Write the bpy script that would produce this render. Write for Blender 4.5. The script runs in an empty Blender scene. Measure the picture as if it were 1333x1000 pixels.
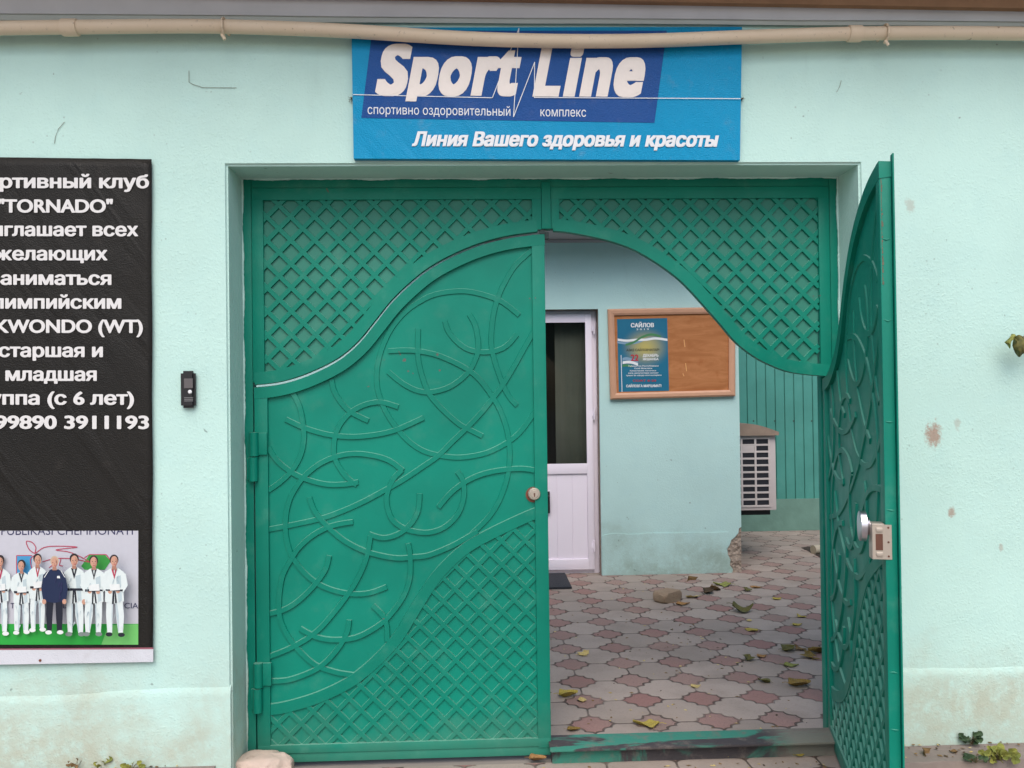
import bpy, bmesh, math, random
from mathutils import Vector, Matrix
from mathutils.geometry import delaunay_2d_cdt
random.seed(7)
S = bpy.context.scene
COL = S.collection
R = math.radians

# ------------------------------------------------------------------ camera
W, H, F = 1333.0, 1000.0, 1120.0
CAM = Vector((0.0, -3.25, 1.43))
YAW, PITCH, ROLL = 0.03875, 0.011297, -0.012731
fwd = Vector((math.sin(YAW)*math.cos(PITCH), math.cos(YAW)*math.cos(PITCH), math.sin(PITCH)))
r0 = Vector((math.cos(YAW), -math.sin(YAW), 0)); u0 = r0.cross(fwd)
rt = r0*math.cos(ROLL) + u0*math.sin(ROLL); up = u0*math.cos(ROLL) - r0*math.sin(ROLL)
cd = bpy.data.cameras.new('camera'); cam = bpy.data.objects.new('camera', cd); COL.objects.link(cam)
cd.sensor_width = 36; cd.lens = F/W*36; cd.clip_start = .05; cd.clip_end = 500
M4 = Matrix((rt, up, -fwd)).transposed().to_4x4(); M4.translation = CAM
cam.matrix_world = M4
S.camera = cam

# ------------------------------------------------------------------ light
SUN_EL, SUN_AZ = R(52), R(186)          # azimuth clockwise from +Y
w = bpy.data.worlds.new('World'); S.world = w; w.use_nodes = True
wn = w.node_tree; bg = wn.nodes['Background']
sky = wn.nodes.new('ShaderNodeTexSky'); sky.sky_type = 'NISHITA'; sky.sun_disc = False
sky.sun_elevation = SUN_EL; sky.sun_rotation = SUN_AZ
sky.air_density = 1.0; sky.dust_density = 3.0; sky.ozone_density = 1.0
wn.links.new(sky.outputs[0], bg.inputs[0]); bg.inputs[1].default_value = 0.12
sl = bpy.data.lights.new('sun', 'SUN'); sl.energy = 1.1; sl.angle = R(50); sl.color = (1, .985, .965)
so = bpy.data.objects.new('sun', sl); COL.objects.link(so)
sd = Vector((math.sin(SUN_AZ)*math.cos(SUN_EL), math.cos(SUN_AZ)*math.cos(SUN_EL), math.sin(SUN_EL)))
so.rotation_euler = sd.to_track_quat('Z', 'Y').to_euler(); so.location = sd*20
S.view_settings.view_transform = 'Standard'; S.view_settings.look = 'None'
S.view_settings.gamma = 1; S.view_settings.exposure = 0.72

# ------------------------------------------------------------------ helpers: picture point -> point on a real plane
def ray(px, py):
    return fwd + rt*((px-W/2)/F) - up*((py-H/2)/F)
def at(px, py, Y=0.0):
    v = ray(px, py); return CAM + v*((Y-CAM.y)/v.y)
def atz(px, py, z):
    v = ray(px, py); return CAM + v*((z-CAM.z)/v.z)
def xz(px, py, Y=0.0):
    p = at(px, py, Y); return (p.x, p.z)

# ------------------------------------------------------------------ helpers: materials
def lin(c):
    return tuple((x/255/12.92 if x/255 <= .04045 else ((x/255+.055)/1.055)**2.4) for x in c)
class NT:
    def __init__(s, name, rough=.6, spec=.4, metal=0.0):
        s.m = bpy.data.materials.new(name); s.m.use_nodes = True; s.t = s.m.node_tree
        s.b = s.t.nodes['Principled BSDF']
        s.b.inputs['Roughness'].default_value = rough; s.b.inputs['Specular IOR Level'].default_value = spec
        s.b.inputs['Metallic'].default_value = metal
        s.tc = s.t.nodes.new('ShaderNodeTexCoord')
    def pos(s, scale=None):
        g = s.t.nodes.new('ShaderNodeNewGeometry').outputs['Position'] if not scale or scale == 'w' else None
        return g if g else s.tc.outputs['Object']
    def set(s, sock, v):
        if isinstance(v, bpy.types.NodeSocket): s.t.links.new(v, sock)
        else:
            if hasattr(sock.default_value, '__len__') and len(sock.default_value) == 4 and hasattr(v, '__len__') and len(v) == 3: v = (*v, 1)
            sock.default_value = v
    def noise(s, scale, detail=4, rough=.55, vec=None, dist=0.0, col=False):
        n = s.t.nodes.new('ShaderNodeTexNoise'); n.inputs['Scale'].default_value = scale; n.inputs['Detail'].default_value = detail
        n.inputs['Roughness'].default_value = rough; n.inputs['Distortion'].default_value = dist
        s.t.links.new(vec if vec else s.tc.outputs['Object'], n.inputs['Vector'])
        return n.outputs['Color' if col else 'Fac']
    def voro(s, scale, vec=None, feat='F1', out='Distance'):
        n = s.t.nodes.new('ShaderNodeTexVoronoi'); n.feature = feat; n.inputs['Scale'].default_value = scale
        s.t.links.new(vec if vec else s.tc.outputs['Object'], n.inputs['Vector']); return n.outputs[out]
    def ramp(s, f, a, b, lo=0.0, hi=1.0):
        n = s.t.nodes.new('ShaderNodeMapRange'); n.interpolation_type = 'SMOOTHSTEP'
        s.set(n.inputs['Value'], f); n.inputs['From Min'].default_value = a; n.inputs['From Max'].default_value = b
        n.inputs['To Min'].default_value = lo; n.inputs['To Max'].default_value = hi; return n.outputs[0]
    def math(s, op, a, b=0.0, c=0.0):
        n = s.t.nodes.new('ShaderNodeMath'); n.operation = op
        for i, v in enumerate((a, b, c)): s.set(n.inputs[i], v)
        return n.outputs[0]
    def vmath(s, op, a, b):
        n = s.t.nodes.new('ShaderNodeVectorMath'); n.operation = op; s.set(n.inputs[0], a); s.set(n.inputs[1], b); return n.outputs[0]
    def mix(s, f, a, b, mode='MIX'):
        n = s.t.nodes.new('ShaderNodeMixRGB'); n.blend_type = mode
        s.set(n.inputs[0], f); s.set(n.inputs[1], a); s.set(n.inputs[2], b); return n.outputs[0]
    def sep(s, v):
        n = s.t.nodes.new('ShaderNodeSeparateXYZ'); s.t.links.new(v, n.inputs[0]); return n.outputs
    def comb(s, x, y, z=0.0):
        n = s.t.nodes.new('ShaderNodeCombineXYZ')
        for i, v in enumerate((x, y, z)): s.set(n.inputs[i], v)
        return n.outputs[0]
    def base(s, v): s.set(s.b.inputs['Base Color'], v); return s
    def rough(s, v): s.set(s.b.inputs['Roughness'], v); return s
    def bump(s, h, dist=.002, strength=1.0):
        n = s.t.nodes.new('ShaderNodeBump'); n.inputs['Distance'].default_value = dist; n.inputs['Strength'].default_value = strength
        s.set(n.inputs['Height'], h); s.t.links.new(n.outputs[0], s.b.inputs['Normal']); return s

def simple(name, col, rough=.6, var=.12, scale=30, bump=0.0, spec=.4, metal=0.0):
    n = NT(name, rough, spec, metal); f = n.noise(scale)
    c = lin(col)
    n.base(n.mix(f, tuple(x*(1-var) for x in c), tuple(min(1, x*(1+var)) for x in c)))
    if bump: n.bump(n.noise(scale*4), bump)
    return n.m

def make_plaster(name, base, soil, grime=.5, low=0.35, courtyard=False):
    n = NT(name, .9, .2); P = n.pos('w'); xyz = n.sep(P)
    big = n.noise(1.1, 5, .6, P); mid = n.noise(7, 5, .6, P); fine = n.noise(90, 4, .65, P); grit = n.noise(260, 2, .5, P)
    c = n.mix(n.ramp(big, .3, .7), tuple(x*.93 for x in base), tuple(min(.95, x*1.04) for x in base))
    c = n.mix(n.ramp(mid, .45, .75, 0, .22), c, (base[0]*.86, base[1]*.93, base[2]*.98))
    # soil splash patches on the foot of the wall
    h = n.math('ADD', xyz[2], n.math('MULTIPLY', n.math('SUBTRACT', n.noise(2.3, 6, .65, P), .5), .9))
    foot = n.ramp(h, low+.18, low-.22)
    streak = n.noise(1.0, 5, .6, n.vmath('MULTIPLY', P, (6, 6, 1.2)))
    foot = n.math('MULTIPLY', foot, n.math('MULTIPLY', n.ramp(n.noise(1.7, 7, .68, P), .3, .66, .12, grime), n.ramp(n.noise(17, 6, .75, P), .3, .56, .45, 1.1)))
    c = n.mix(foot, c, soil)
    c = n.mix(n.math('MULTIPLY', n.ramp(streak, .58, .75, 0, .28), n.ramp(xyz[2], 2.0, 3.0)), c, tuple(x*.55 for x in base))
    # small dark specks, scrapes and grit in the render
    sp = n.voro(7, n.vmath('ADD', P, n.vmath('MULTIPLY', n.noise(14, 3, .5, P, col=True), (.12, .12, .12))))
    c = n.mix(n.ramp(sp, .055, .025, 0, .55), c, (.12, .15, .13))
    sp2 = n.voro(24, P)
    c = n.mix(n.math('MULTIPLY', n.ramp(sp2, .12, .05, 0, .4), n.ramp(n.noise(3, 2, .5, P), .5, .62)), c, (.2, .25, .22))
    if not courtyard:
        # rusty mud splashes thrown on the wall right of the gate
        for (px, py, r, s) in ((1215, 566, .05, .75), (1239, 667, .022, .65), (1185, 268, .03, .3), (1246, 552, .022, .3), (1303, 713, .014, .4)):
            q = at(px, py, 0); d = n.vmath('MULTIPLY', n.vmath('SUBTRACT', P, tuple(q)), (1.25, 1, .8))
            ln = n.t.nodes.new('ShaderNodeVectorMath'); ln.operation = 'LENGTH'; n.t.links.new(d, ln.inputs[0])
            dd = n.math('ADD', ln.outputs['Value'], n.math('MULTIPLY', n.math('SUBTRACT', n.noise(48, 6, .78, P), .5), r*2.6))
            c = n.mix(n.ramp(dd, r, r*.35, 0, s), c, lin((158, 112, 92)))
    n.base(c)
    hgt = n.math('ADD', n.math('MULTIPLY', n.ramp(n.noise(60, 5, .75, P), .35, .8), .7), n.math('MULTIPLY', fine, .5))
    lump = n.math('MULTIPLY', n.ramp(n.voro(75, n.vmath('ADD', P, n.vmath('MULTIPLY', n.noise(20, 2, .5, P, col=True), (.04, .04, .04)))), .5, .1), .5)
    hgt = n.math('ADD', n.math('ADD', hgt, lump), n.math('MULTIPLY', grit, .2))
    n.bump(n.math('MULTIPLY', hgt, n.ramp(n.noise(1.6, 4, .6, P), .3, .7, .35, 1.3)), .0022, .5)
    return n.m

MINT = (.512, .728, .662)
m_plaster = make_plaster('mint_plaster', MINT, lin((172, 160, 134)), .62)
m_plaster_court = make_plaster('mint_plaster_courtyard', (.48, .69, .672), lin((120, 126, 104)), .5, .22, True)

def make_paint(name, col, dust_hilite, dust_hilite_amt=.4, chips=True, filmamt=.13):
    n = NT(name, .5, .25); P = n.tc.outputs['Object']
    geo = n.t.nodes.new('ShaderNodeNewGeometry'); nz = n.sep(geo.outputs['Normal'])[2]
    big = n.noise(2.2, 4, .6, P); c = n.mix(n.ramp(big, .3, .7), tuple(x*.9 for x in col), tuple(x*1.1 for x in col))
    # thin dry dusty film, patchy; upward-facing ledges paler, dusty with painted highlight lines
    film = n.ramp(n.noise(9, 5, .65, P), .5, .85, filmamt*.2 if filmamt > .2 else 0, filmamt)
    c = n.mix(film, c, dust_hilite)
    ledge = n.math('MULTIPLY', n.ramp(nz, .45, .85), n.ramp(n.noise(14, 4, .6, P), .25, .6, .35, dust_hilite_amt))
    c = n.mix(ledge, c, dust_hilite)
    if chips:
        d = n.voro(9, n.vmath('ADD', P, n.vmath('MULTIPLY', n.noise(40, 2, .5, P, col=True), (.03, .03, .03))))
        ch = n.math('MULTIPLY', n.ramp(d, .05, .035), n.ramp(n.noise(1.7, 2, .5, P), .6, .63))
        c = n.mix(n.math('MULTIPLY', ch, .75), c, lin((118, 88, 76)))
        for (sx, sz, r_) in CHIPS:                            # bare primer where the paint has flaked off
            v_ = n.vmath('MULTIPLY', n.vmath('SUBTRACT', P, (sx, 0, sz)), (1, 0, 1)); ln = n.t.nodes.new('ShaderNodeVectorMath'); ln.operation = 'LENGTH'; n.t.links.new(v_, ln.inputs[0])
            dd = n.math('ADD', ln.outputs['Value'], n.math('MULTIPLY', n.math('SUBTRACT', n.noise(120, 3, .6, P), .5), r_*2.6)); c = n.mix(n.ramp(dd, r_, r_*.7, 0, .75), c, lin((112, 86, 84)))
    wp = n.sep(n.pos('w'))
    low = n.ramp(n.math('ADD', wp[2], n.math('MULTIPLY', n.math('SUBTRACT', n.noise(5, 5, .65, P), .5), .5)), .22, -.04, 0, .2)
    c = n.mix(low, c, lin((120, 138, 118)))                   # dirt splashed up from the ground
    n.base(c); n.rough(n.math('ADD', n.math('MULTIPLY', n.math('ADD', film, ledge), .35), n.ramp(n.noise(5, 3, .5, P), .3, .7, .42, .56)))
    n.bump(n.math('ADD', n.noise(55, 3, .5, P), n.math('MULTIPLY', n.noise(240, 2, .5, P), .25)), .0006, .6)
    return n.m
_q = [xz(a, b, .2) for a, b in ((526, 469), (569, 462), (572, 482), (531, 483), (537, 486), (519, 458), (690, 388), (697, 388), (499, 806))]; _hx = xz(333, 760, .2)[0]
CHIPS = [(q[0]-_hx, q[1], r) for q, r in zip(_q, (.007, .006, .005, .004, .0035, .003, .003, .003, .003))]
GREEN = (.001, .202, .137)
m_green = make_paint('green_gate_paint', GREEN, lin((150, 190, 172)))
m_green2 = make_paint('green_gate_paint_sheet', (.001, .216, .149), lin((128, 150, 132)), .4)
m_green3 = make_paint('green_transom_sheet', (.03, .205, .15), lin((112, 146, 128)), .7, True, .3)
m_green_fence = make_paint('green_fence_paint', (.07, .27, .23), lin((130, 150, 142)), .5, False)

# paving: square grid of grey octagons with scalloped red tiles on the nodes
def make_paving(name, ox, oy, p=.278, fade=1.0):
    n = NT(name, .88, .25); P = n.pos('w')
    wob = n.vmath('MULTIPLY', n.vmath('SUBTRACT', n.noise(9, 3, .5, P, col=True), (.5, .5, .5)), (.02, .02, 0))
    q = n.sep(n.vmath('ADD', P, wob))
    u = n.math('DIVIDE', n.math('SUBTRACT', q[0], ox), p); v = n.math('DIVIDE', n.math('SUBTRACT', q[1], oy), p)
    ru = n.math('ROUND', u); rv = n.math('ROUND', v)
    au = n.math('ABSOLUTE', n.math('SUBTRACT', u, ru)); av = n.math('ABSOLUTE', n.math('SUBTRACT', v, rv))
    d = n.math('ADD', au, av); e = n.math('SUBTRACT', au, av)
    sc = n.math('MULTIPLY', n.math('ABSOLUTE', n.math('COSINE', n.math('MULTIPLY', e, math.pi/.3))), .075)
    d = n.math('ADD', d, sc)
    red = n.ramp(d, .44, .42)
    edge = n.ramp(n.math('ABSOLUTE', n.math('SUBTRACT', d, .43)), .045, .018)
    mn = n.math('MINIMUM', au, av)
    j2 = n.math('MULTIPLY', n.ramp(mn, .019, .008), n.ramp(d, .415, .425))
    joint = n.math('MAXIMUM', edge, j2)
    wn_ = n.t.nodes.new('ShaderNodeTexWhiteNoise'); n.t.links.new(n.comb(ru, rv, .5), wn_.inputs[0])
    wg = n.t.nodes.new('ShaderNodeTexWhiteNoise'); n.t.links.new(n.comb(n.math('FLOOR', u), n.math('FLOOR', v), 3.5), wg.inputs[0])
    grime = n.noise(3, 5, .6, P); fine = n.noise(120, 4, .7, P)
    g = n.mix(wg.outputs[0], lin((148, 136, 127)), lin((169, 155, 145)))
    rc = n.mix(wn_.outputs[0], lin((147, 110, 104)), lin((153, 127, 119)))
    rc = n.mix(n.ramp(q[1], 2.6, 5.2, 0, .8), rc, g)        # the older paving further in has lost its red
    # pressed rosette in the red tiles
    ros = n.math('ABSOLUTE', n.math('SUBTRACT', n.math('MODULO', n.math('MULTIPLY', d, 10), 1.0), .5))
    rc = n.mix(n.ramp(ros, .1, .0, 0, .3), rc, lin((120, 84, 78)))
    c = n.mix(red, g, rc)
    c = n.mix(n.ramp(grime, .42, .72, 0, .45), c, lin((126, 115, 106)))
    c = n.mix(n.ramp(fine, .5, .75, 0, .3), c, lin((92, 86, 78)))
    c = n.mix(n.ramp(n.noise(1.3, 6, .65, P), .5, .72, 0, .4), c, lin((160, 142, 126)))
    jf = n.ramp(n.noise(4, 4, .6, P), .35, .6, .45, 1.0)
    c = n.mix(n.math('MULTIPLY', joint, n.math('MULTIPLY', jf, .82)), c, lin((70, 60, 54)))
    n.base(c)
    hh = n.math('ADD', n.math('MULTIPLY', n.math('SUBTRACT', 1.0, joint), 1.0), n.math('MULTIPLY', fine, .25))
    hh = n.math('ADD', hh, n.math('MULTIPLY', n.ramp(ros, 0, .12), n.math('MULTIPLY', red, .2)))
    tl = n.t.nodes.new('ShaderNodeTexWhiteNoise'); n.t.links.new(n.comb(n.math('FLOOR', u), n.math('FLOOR', v), 7.5), tl.inputs[0])
    tx = n.sep(tl.outputs['Color'])                            # every paver has settled at its own slight angle
    til = n.math('ADD', n.math('MULTIPLY', n.math('SUBTRACT', tx[0], .5), n.math('SUBTRACT', u, n.math('FLOOR', u))), n.math('MULTIPLY', n.math('SUBTRACT', tx[1], .5), n.math('SUBTRACT', v, n.math('FLOOR', v))))
    hh = n.math('ADD', hh, n.math('MULTIPLY', til, n.math('MULTIPLY', n.math('SUBTRACT', 1.0, red), 1.6)))
    n.bump(hh, .005, .8); return n.m
m_pave = make_paving('courtyard_paving', .756, .515)
m_pave_out = make_paving('street_paving', .76, .515-.278*3, .278)

m_concrete = simple('ledge_concrete', (132, 121, 114), .92, .22, 14, .002)
m_street = simple('street_ground', (140, 132, 124), .95, .2, 5, .003)
m_white_pvc = simple('white_pvc', (240, 230, 242), .35, .03, 3)
m_pvc_groove = simple('pvc_groove', (150, 140, 146), .6, .05, 5)
m_black = simple('black_plastic', (34, 34, 36), .4, .2, 40)
m_grey_metal = simple('grey_flashing', (206, 207, 212), .55, .14, 6, .0005)
m_grey_rim = simple('pale_flashing_rim', (190, 196, 192), .6, .1, 8)
m_brown = simple('brown_roof_sheet', (150, 116, 88), .8, .3, 12, .002)
m_cream = None
n = NT('cream_pipe_paint', .5, .35)
P = n.tc.outputs['Object']
c = n.mix(n.noise(5), lin((212, 190, 162)), lin((224, 206, 182)))
c = n.mix(n.ramp(n.noise(60, 4, .7), .62, .72, 0, .5), c, lin((120, 100, 84)))
c = n.mix(n.ramp(n.voro(8, n.vmath('ADD', P, n.vmath('MULTIPLY', n.noise(20, 3, col=True), (.08, .08, .08)))), .07, .04, 0, .7), c, lin((110, 84, 66)))
n.base(c).bump(n.noise(40), .001); m_cream = n.m
m_soffit = simple('grey_soffit', (176, 172, 176), .6, .06, 6)
m_fascia = simple('white_fascia', (235, 236, 236), .5, .03, 6)
m_mat = simple('dark_rubber_mat', (44, 46, 52), .9, .3, 160, .002)
m_masonry = None
n = NT('crumbled_masonry', .95, .15)
c = n.mix(n.noise(14, 6, .7), lin((140, 124, 112)), lin((188, 172, 158)))
c = n.mix(n.ramp(n.voro(40), .3, .1, 0, .5), c, lin((190, 176, 160)))
n.base(c).bump(n.math('ADD', n.noise(30, 6, .7), n.voro(34)), .02); m_masonry = n.m
n = NT('pale_rock', .9, .2)
c = n.mix(n.noise(7, 5, .6), lin((190, 166, 152)), lin((208, 190, 176)))
c = n.mix(n.ramp(n.noise(16, 4, .6), .56, .68, 0, .6), c, lin((140, 108, 96)))
n.base(c).bump(n.noise(30, 6, .65), .008); m_rock = n.m
n = NT('old_brick', .95, .15)
c = n.mix(n.noise(18, 5, .65), lin((138, 116, 96)), lin((164, 144, 122)))
n.base(c).bump(n.noise(60, 5, .7), .006); m_brick = n.m
m_chrome = simple('worn_chrome', (205, 202, 210), .3, .05, 20, 0, .5, 1.0)
m_brass = simple('pale_brass', (190, 178, 164), .38, .08, 30, 0, .5, .5)
m_lockhole = simple('lock_recess', (96, 62, 48), .6, .2, 40)
m_rust = simple('rust', (120, 72, 56), .9, .3, 40, .002)

# noticeboard
n = NT('pinboard_plywood', .75, .25); P = n.tc.outputs['Object']
g = n.noise(3, 6, .6, n.vmath('MULTIPLY', P, (1.2, 1, 5)), 1.2)
c = n.mix(n.ramp(g, .25, .75), lin((158, 100, 58)), lin((184, 124, 80)))
c = n.mix(n.ramp(n.noise(9, 5, .6), .55, .75, 0, .5), c, lin((150, 82, 36)))
n.base(c); m_ply = n.m
m_frame_wood = simple('noticeboard_frame', (196, 150, 122), .5, .1, 10)
n = NT('poster_print', .45, .3); P = n.tc.outputs['Object']; q = n.sep(P)
# printed design: blue sheet, yellow-green glow design in the middle (ink, not light)
def radial(n, q, cx, cz, rx, rz):
    a = n.math('POWER', n.math('DIVIDE', n.math('SUBTRACT', q[0], cx), rx), 2.0); b = n.math('POWER', n.math('DIVIDE', n.math('SUBTRACT', q[2], cz), rz), 2.0)
    return n.math('SQRT', n.math('ADD', a, b))
g = n.ramp(radial(n, q, .02, .06, .2, .17), 1.05, .0, 0, .85)
c = n.mix(g, n.mix(n.noise(3), lin((22, 92, 126)), lin((38, 116, 144))), lin((196, 178, 92)))
n.base(c); m_poster = n.m
PRINT = {}
def ink(name, col, rough=.5):
    if name not in PRINT: PRINT[name] = simple('ink_'+name, col, rough, .05, 60)
    return PRINT[name]
m_ink_white = ink('white', (222, 224, 226)); m_ink_cream = ink('cream', (232, 222, 214))
m_ink_red = ink('red', (176, 44, 58)); m_ink_dark = ink('dark', (52, 62, 52)); m_ink_green = ink('green', (70, 128, 84)); m_ink_greyblue = ink('pale_blue', (122, 152, 176))

def make_vinyl(name, a, b, rough=.38, folds=.002, sheen=None):
    n = NT(name, rough, .2); P = n.tc.outputs['Object']
    c = n.mix(n.noise(1.6, 4, .6), a, b)
    c = n.mix(n.ramp(n.noise(12, 5, .65), .56, .8, 0, .18 if max(a) > .05 else .04), c, lin((150, 140, 130)))
    n.base(c); n.rough(n.ramp(n.noise(4, 3), .3, .7, rough-.06, rough+.1))
    wv = n.noise(2.2, 3, .5, n.vmath('MULTIPLY', n.comb(n.math('ADD', n.sep(P)[0], n.math('MULTIPLY', n.sep(P)[2], .7)), 0.0, n.sep(P)[2]), (2.2, 1, .7)), .8)
    n.bump(n.math('ADD', n.math('MULTIPLY', wv, 6.0), n.noise(200, 2)), folds, .5); return n.m
m_black_vinyl = make_vinyl('black_banner_vinyl', lin((27, 27, 26)), lin((38, 35, 31)), .42, .006)
m_white_vinyl = make_vinyl('white_banner_hem', lin((200, 202, 208)), lin((210, 212, 218)), .5, .003)
m_cyan = make_vinyl('cyan_sign_vinyl', lin((0, 134, 180)), lin((0, 148, 194)), .45, .006)
m_navy = make_vinyl('blue_sign_block', lin((24, 72, 136)), lin((32, 82, 148)), .5, .006)

# glass of the courtyard door: slightly reflective dark pane
n = NT('door_glass', .04, .5); n.base((.012, .014, .013)); n.b.inputs['Alpha'].default_value = .22; m_glass = n.m
m_room = simple('dim_room', (70, 68, 58), .9, .2, 4)
m_curtain = simple('ochre_curtain', (112, 118, 104), .9, .2, 5)
m_ac = simple('ac_casing', (196, 186, 184), .5, .07, 12)
m_ac_dark = simple('ac_dark', (30, 32, 40), .6, .2, 50)
m_ac_cover = simple('ac_rusty_cover', (142, 124, 110), .75, .25, 12, .001)
m_plinth_court = simple('fence_plinth', (104, 138, 126), .92, .25, 7, .003)
m_stem = simple('dry_stem', (98, 84, 60), .9, .2, 30)

def leafmat(name, a, b):
    n = NT(name, .7, .25); n.base(n.mix(n.ramp(n.noise(26, 4, .6), .35, .65), lin(a), lin(b))); n.bump(n.noise(120), .001)
    return n.m
LM = {'yellow': leafmat('leaf_yellow', (182, 164, 82), (150, 134, 62)), 'cream': leafmat('leaf_cream', (208, 188, 128), (176, 154, 96)),
      'brown': leafmat('leaf_brown', (104, 82, 52), (134, 108, 72)), 'dark': leafmat('leaf_dark', (66, 54, 42), (92, 76, 56)),
      'olive': leafmat('leaf_olive', (110, 104, 56), (84, 84, 50)), 'ochre': leafmat('leaf_ochre', (146, 122, 62), (112, 90, 50)),
      'orange': leafmat('leaf_orange', (166, 124, 78), (140, 106, 66)), 'green': leafmat('leaf_green', (148, 150, 80), (112, 116, 62)),
      'weed': leafmat('leaf_weed', (52, 72, 50), (72, 92, 62)), 'weedy': leafmat('leaf_weed_yellow', (140, 140, 66), (108, 116, 58))}

# ------------------------------------------------------------------ helpers: meshes
class MB:
    def __init__(s): s.v, s.f, s.m = [], [], []
    def add(s, vs, fs, mi=0):
        o = len(s.v); s.v += [tuple(x) for x in vs]
        for f in fs: s.f.append(tuple(o+i for i in f)); s.m.append(mi)
        return s
    def box(s, x0, x1, y0, y1, z0, z1, mi=0):
        vs = [(x, y, z) for x in (x0, x1) for y in (y0, y1) for z in (z0, z1)]
        return s.add(vs, [(0, 1, 3, 2), (4, 6, 7, 5), (0, 4, 5, 1), (2, 3, 7, 6), (0, 2, 6, 4), (1, 5, 7, 3)], mi)
    def bbox(s, x0, x1, y0, y1, z0, z1, b=.004, mi=0):      # box with a chamfer on every edge
        bm = bmesh.new(); bmesh.ops.create_cube(bm, size=1)
        for v in bm.verts: v.co = Vector(((x0+x1)/2+v.co.x*(x1-x0), (y0+y1)/2+v.co.y*(y1-y0), (z0+z1)/2+v.co.z*(z1-z0)))
        bmesh.ops.bevel(bm, geom=list(bm.edges), offset=b, segments=2, affect='EDGES', profile=.6)
        s.bm(bm, mi); return s
    def bm(s, bm, mi=0):
        bm.verts.index_update(); s.add([v.co for v in bm.verts], [[v.index for v in f.verts] for f in bm.faces], mi); bm.free(); return s
    def prism(s, poly, y0, y1, mi=0, caps=True):             # polygon in (x, z) given thickness in y
        k = len(poly); vs = [(x, y0, z) for x, z in poly] + [(x, y1, z) for x, z in poly]
        fs = [(i, (i+1) % k, k+(i+1) % k, k+i) for i in range(k)]
        if caps: fs += [tuple(range(k))[::-1], tuple(range(k, 2*k))]
        return s.add(vs, fs, mi)
    def prism_z(s, poly, z0, z1, mi=0):                      # polygon in (x, y)
        k = len(poly); vs = [(x, y, z0) for x, y in poly] + [(x, y, z1) for x, y in poly]
        return s.add(vs, [(i, (i+1) % k, k+(i+1) % k, k+i) for i in range(k)] + [tuple(range(k))[::-1], tuple(range(k, 2*k))], mi)
    def face(s, pts, mi=0): return s.add(pts, [tuple(range(len(pts)))], mi)
    def strip(s, pts, wd, y0, y1, taper=.0015, mi=0, offs=0.0):   # flat bar bent along a path in (x, z); y0 = face, y1 = back
        k = len(pts); L, Rr = [], []
        for i, (x, z) in enumerate(pts):
            a = pts[max(i-1, 0)]; b = pts[min(i+1, k-1)]
            dx, dz = b[0]-a[0], b[1]-a[1]; l = math.hypot(dx, dz) or 1; nx, nz = -dz/l, dx/l
            L.append((x+nx*(wd/2+offs), z+nz*(wd/2+offs), nx, nz)); Rr.append((x-nx*(wd/2-offs), z-nz*(wd/2-offs), nx, nz))
        vs = []
        for i in range(k):
            lx, lz, nx, nz = L[i]; rx, rz, _, _ = Rr[i]; t = taper
            vs += [(lx, y1, lz), (lx-nx*t, y0, lz-nz*t), (rx+nx*t, y0, rz+nz*t), (rx, y1, rz)]
        fs = []
        for i in range(k-1):
            o = 4*i
            for j in range(4): fs.append((o+j, o+(j+1) % 4, o+4+(j+1) % 4, o+4+j))
        fs += [(0, 3, 2, 1), (4*k-4, 4*k-3, 4*k-2, 4*k-1)]
        return s.add(vs, fs, mi)
    def tube(s, pts, r, seg=12, mi=0, caps=True):
        pts = [Vector(p) for p in pts]; rr = r if hasattr(r, '__len__') else [r]*len(pts)
        vs, fs = [], []
        for i, p in enumerate(pts):
            t = (pts[min(i+1, len(pts)-1)]-pts[max(i-1, 0)]).normalized()
            a = Vector((0, 0, 1)) if abs(t.z) < .9 else Vector((1, 0, 0))
            n1 = t.cross(a).normalized(); n2 = t.cross(n1)
            for j in range(seg):
                g = 2*math.pi*j/seg; vs.append(p+(n1*math.cos(g)+n2*math.sin(g))*rr[i])
        for i in range(len(pts)-1):
            for j in range(seg): fs.append((i*seg+j, i*seg+(j+1) % seg, (i+1)*seg+(j+1) % seg, (i+1)*seg+j))
        if caps: fs += [tuple(range(seg)), tuple(range((len(pts)-1)*seg, len(pts)*seg))]
        return s.add(vs, fs, mi)
    def disc(s, c, r, y, seg=24, mi=0, rz=None):
        return s.face([(c[0]+r*math.cos(2*math.pi*i/seg), y, c[1]+(rz or r)*math.sin(2*math.pi*i/seg)) for i in range(seg)], mi)
    def cyl_y(s, c, r, y0, y1, seg=24, mi=0, cap=.002):
        prof = [(y1, r), (y0+cap, r), (y0, r-cap)]
        vs = []; fs = []
        for (y, rr) in prof:
            for j in range(seg): vs.append((c[0]+rr*math.cos(2*math.pi*j/seg), y, c[1]+rr*math.sin(2*math.pi*j/seg)))
        for i in range(2):
            for j in range(seg): fs.append((i*seg+j, i*seg+(j+1) % seg, (i+1)*seg+(j+1) % seg, (i+1)*seg+j))
        fs += [tuple(range(seg)), tuple(range(2*seg, 3*seg))]
        return s.add(vs, fs, mi)
    def build(s, name, mats, parent=None, smooth=False, origin=None, local=False, fixn=True):
        if not isinstance(mats, (list, tuple)): mats = [mats]
        if local: off = Vector((0, 0, 0))
        elif parent is not None: off = ORG[parent.name]
        else:
            if origin is None:
                lo = [min(v[i] for v in s.v) for i in range(3)]; hi = [max(v[i] for v in s.v) for i in range(3)]
                origin = ((lo[0]+hi[0])/2, (lo[1]+hi[1])/2, lo[2])
            off = Vector(origin)
        me = bpy.data.meshes.new(name); me.from_pydata([tuple(Vector(v)-off) for v in s.v], [], s.f)
        for m in mats: me.materials.append(m)
        me.polygons.foreach_set('material_index', s.m)
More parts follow.
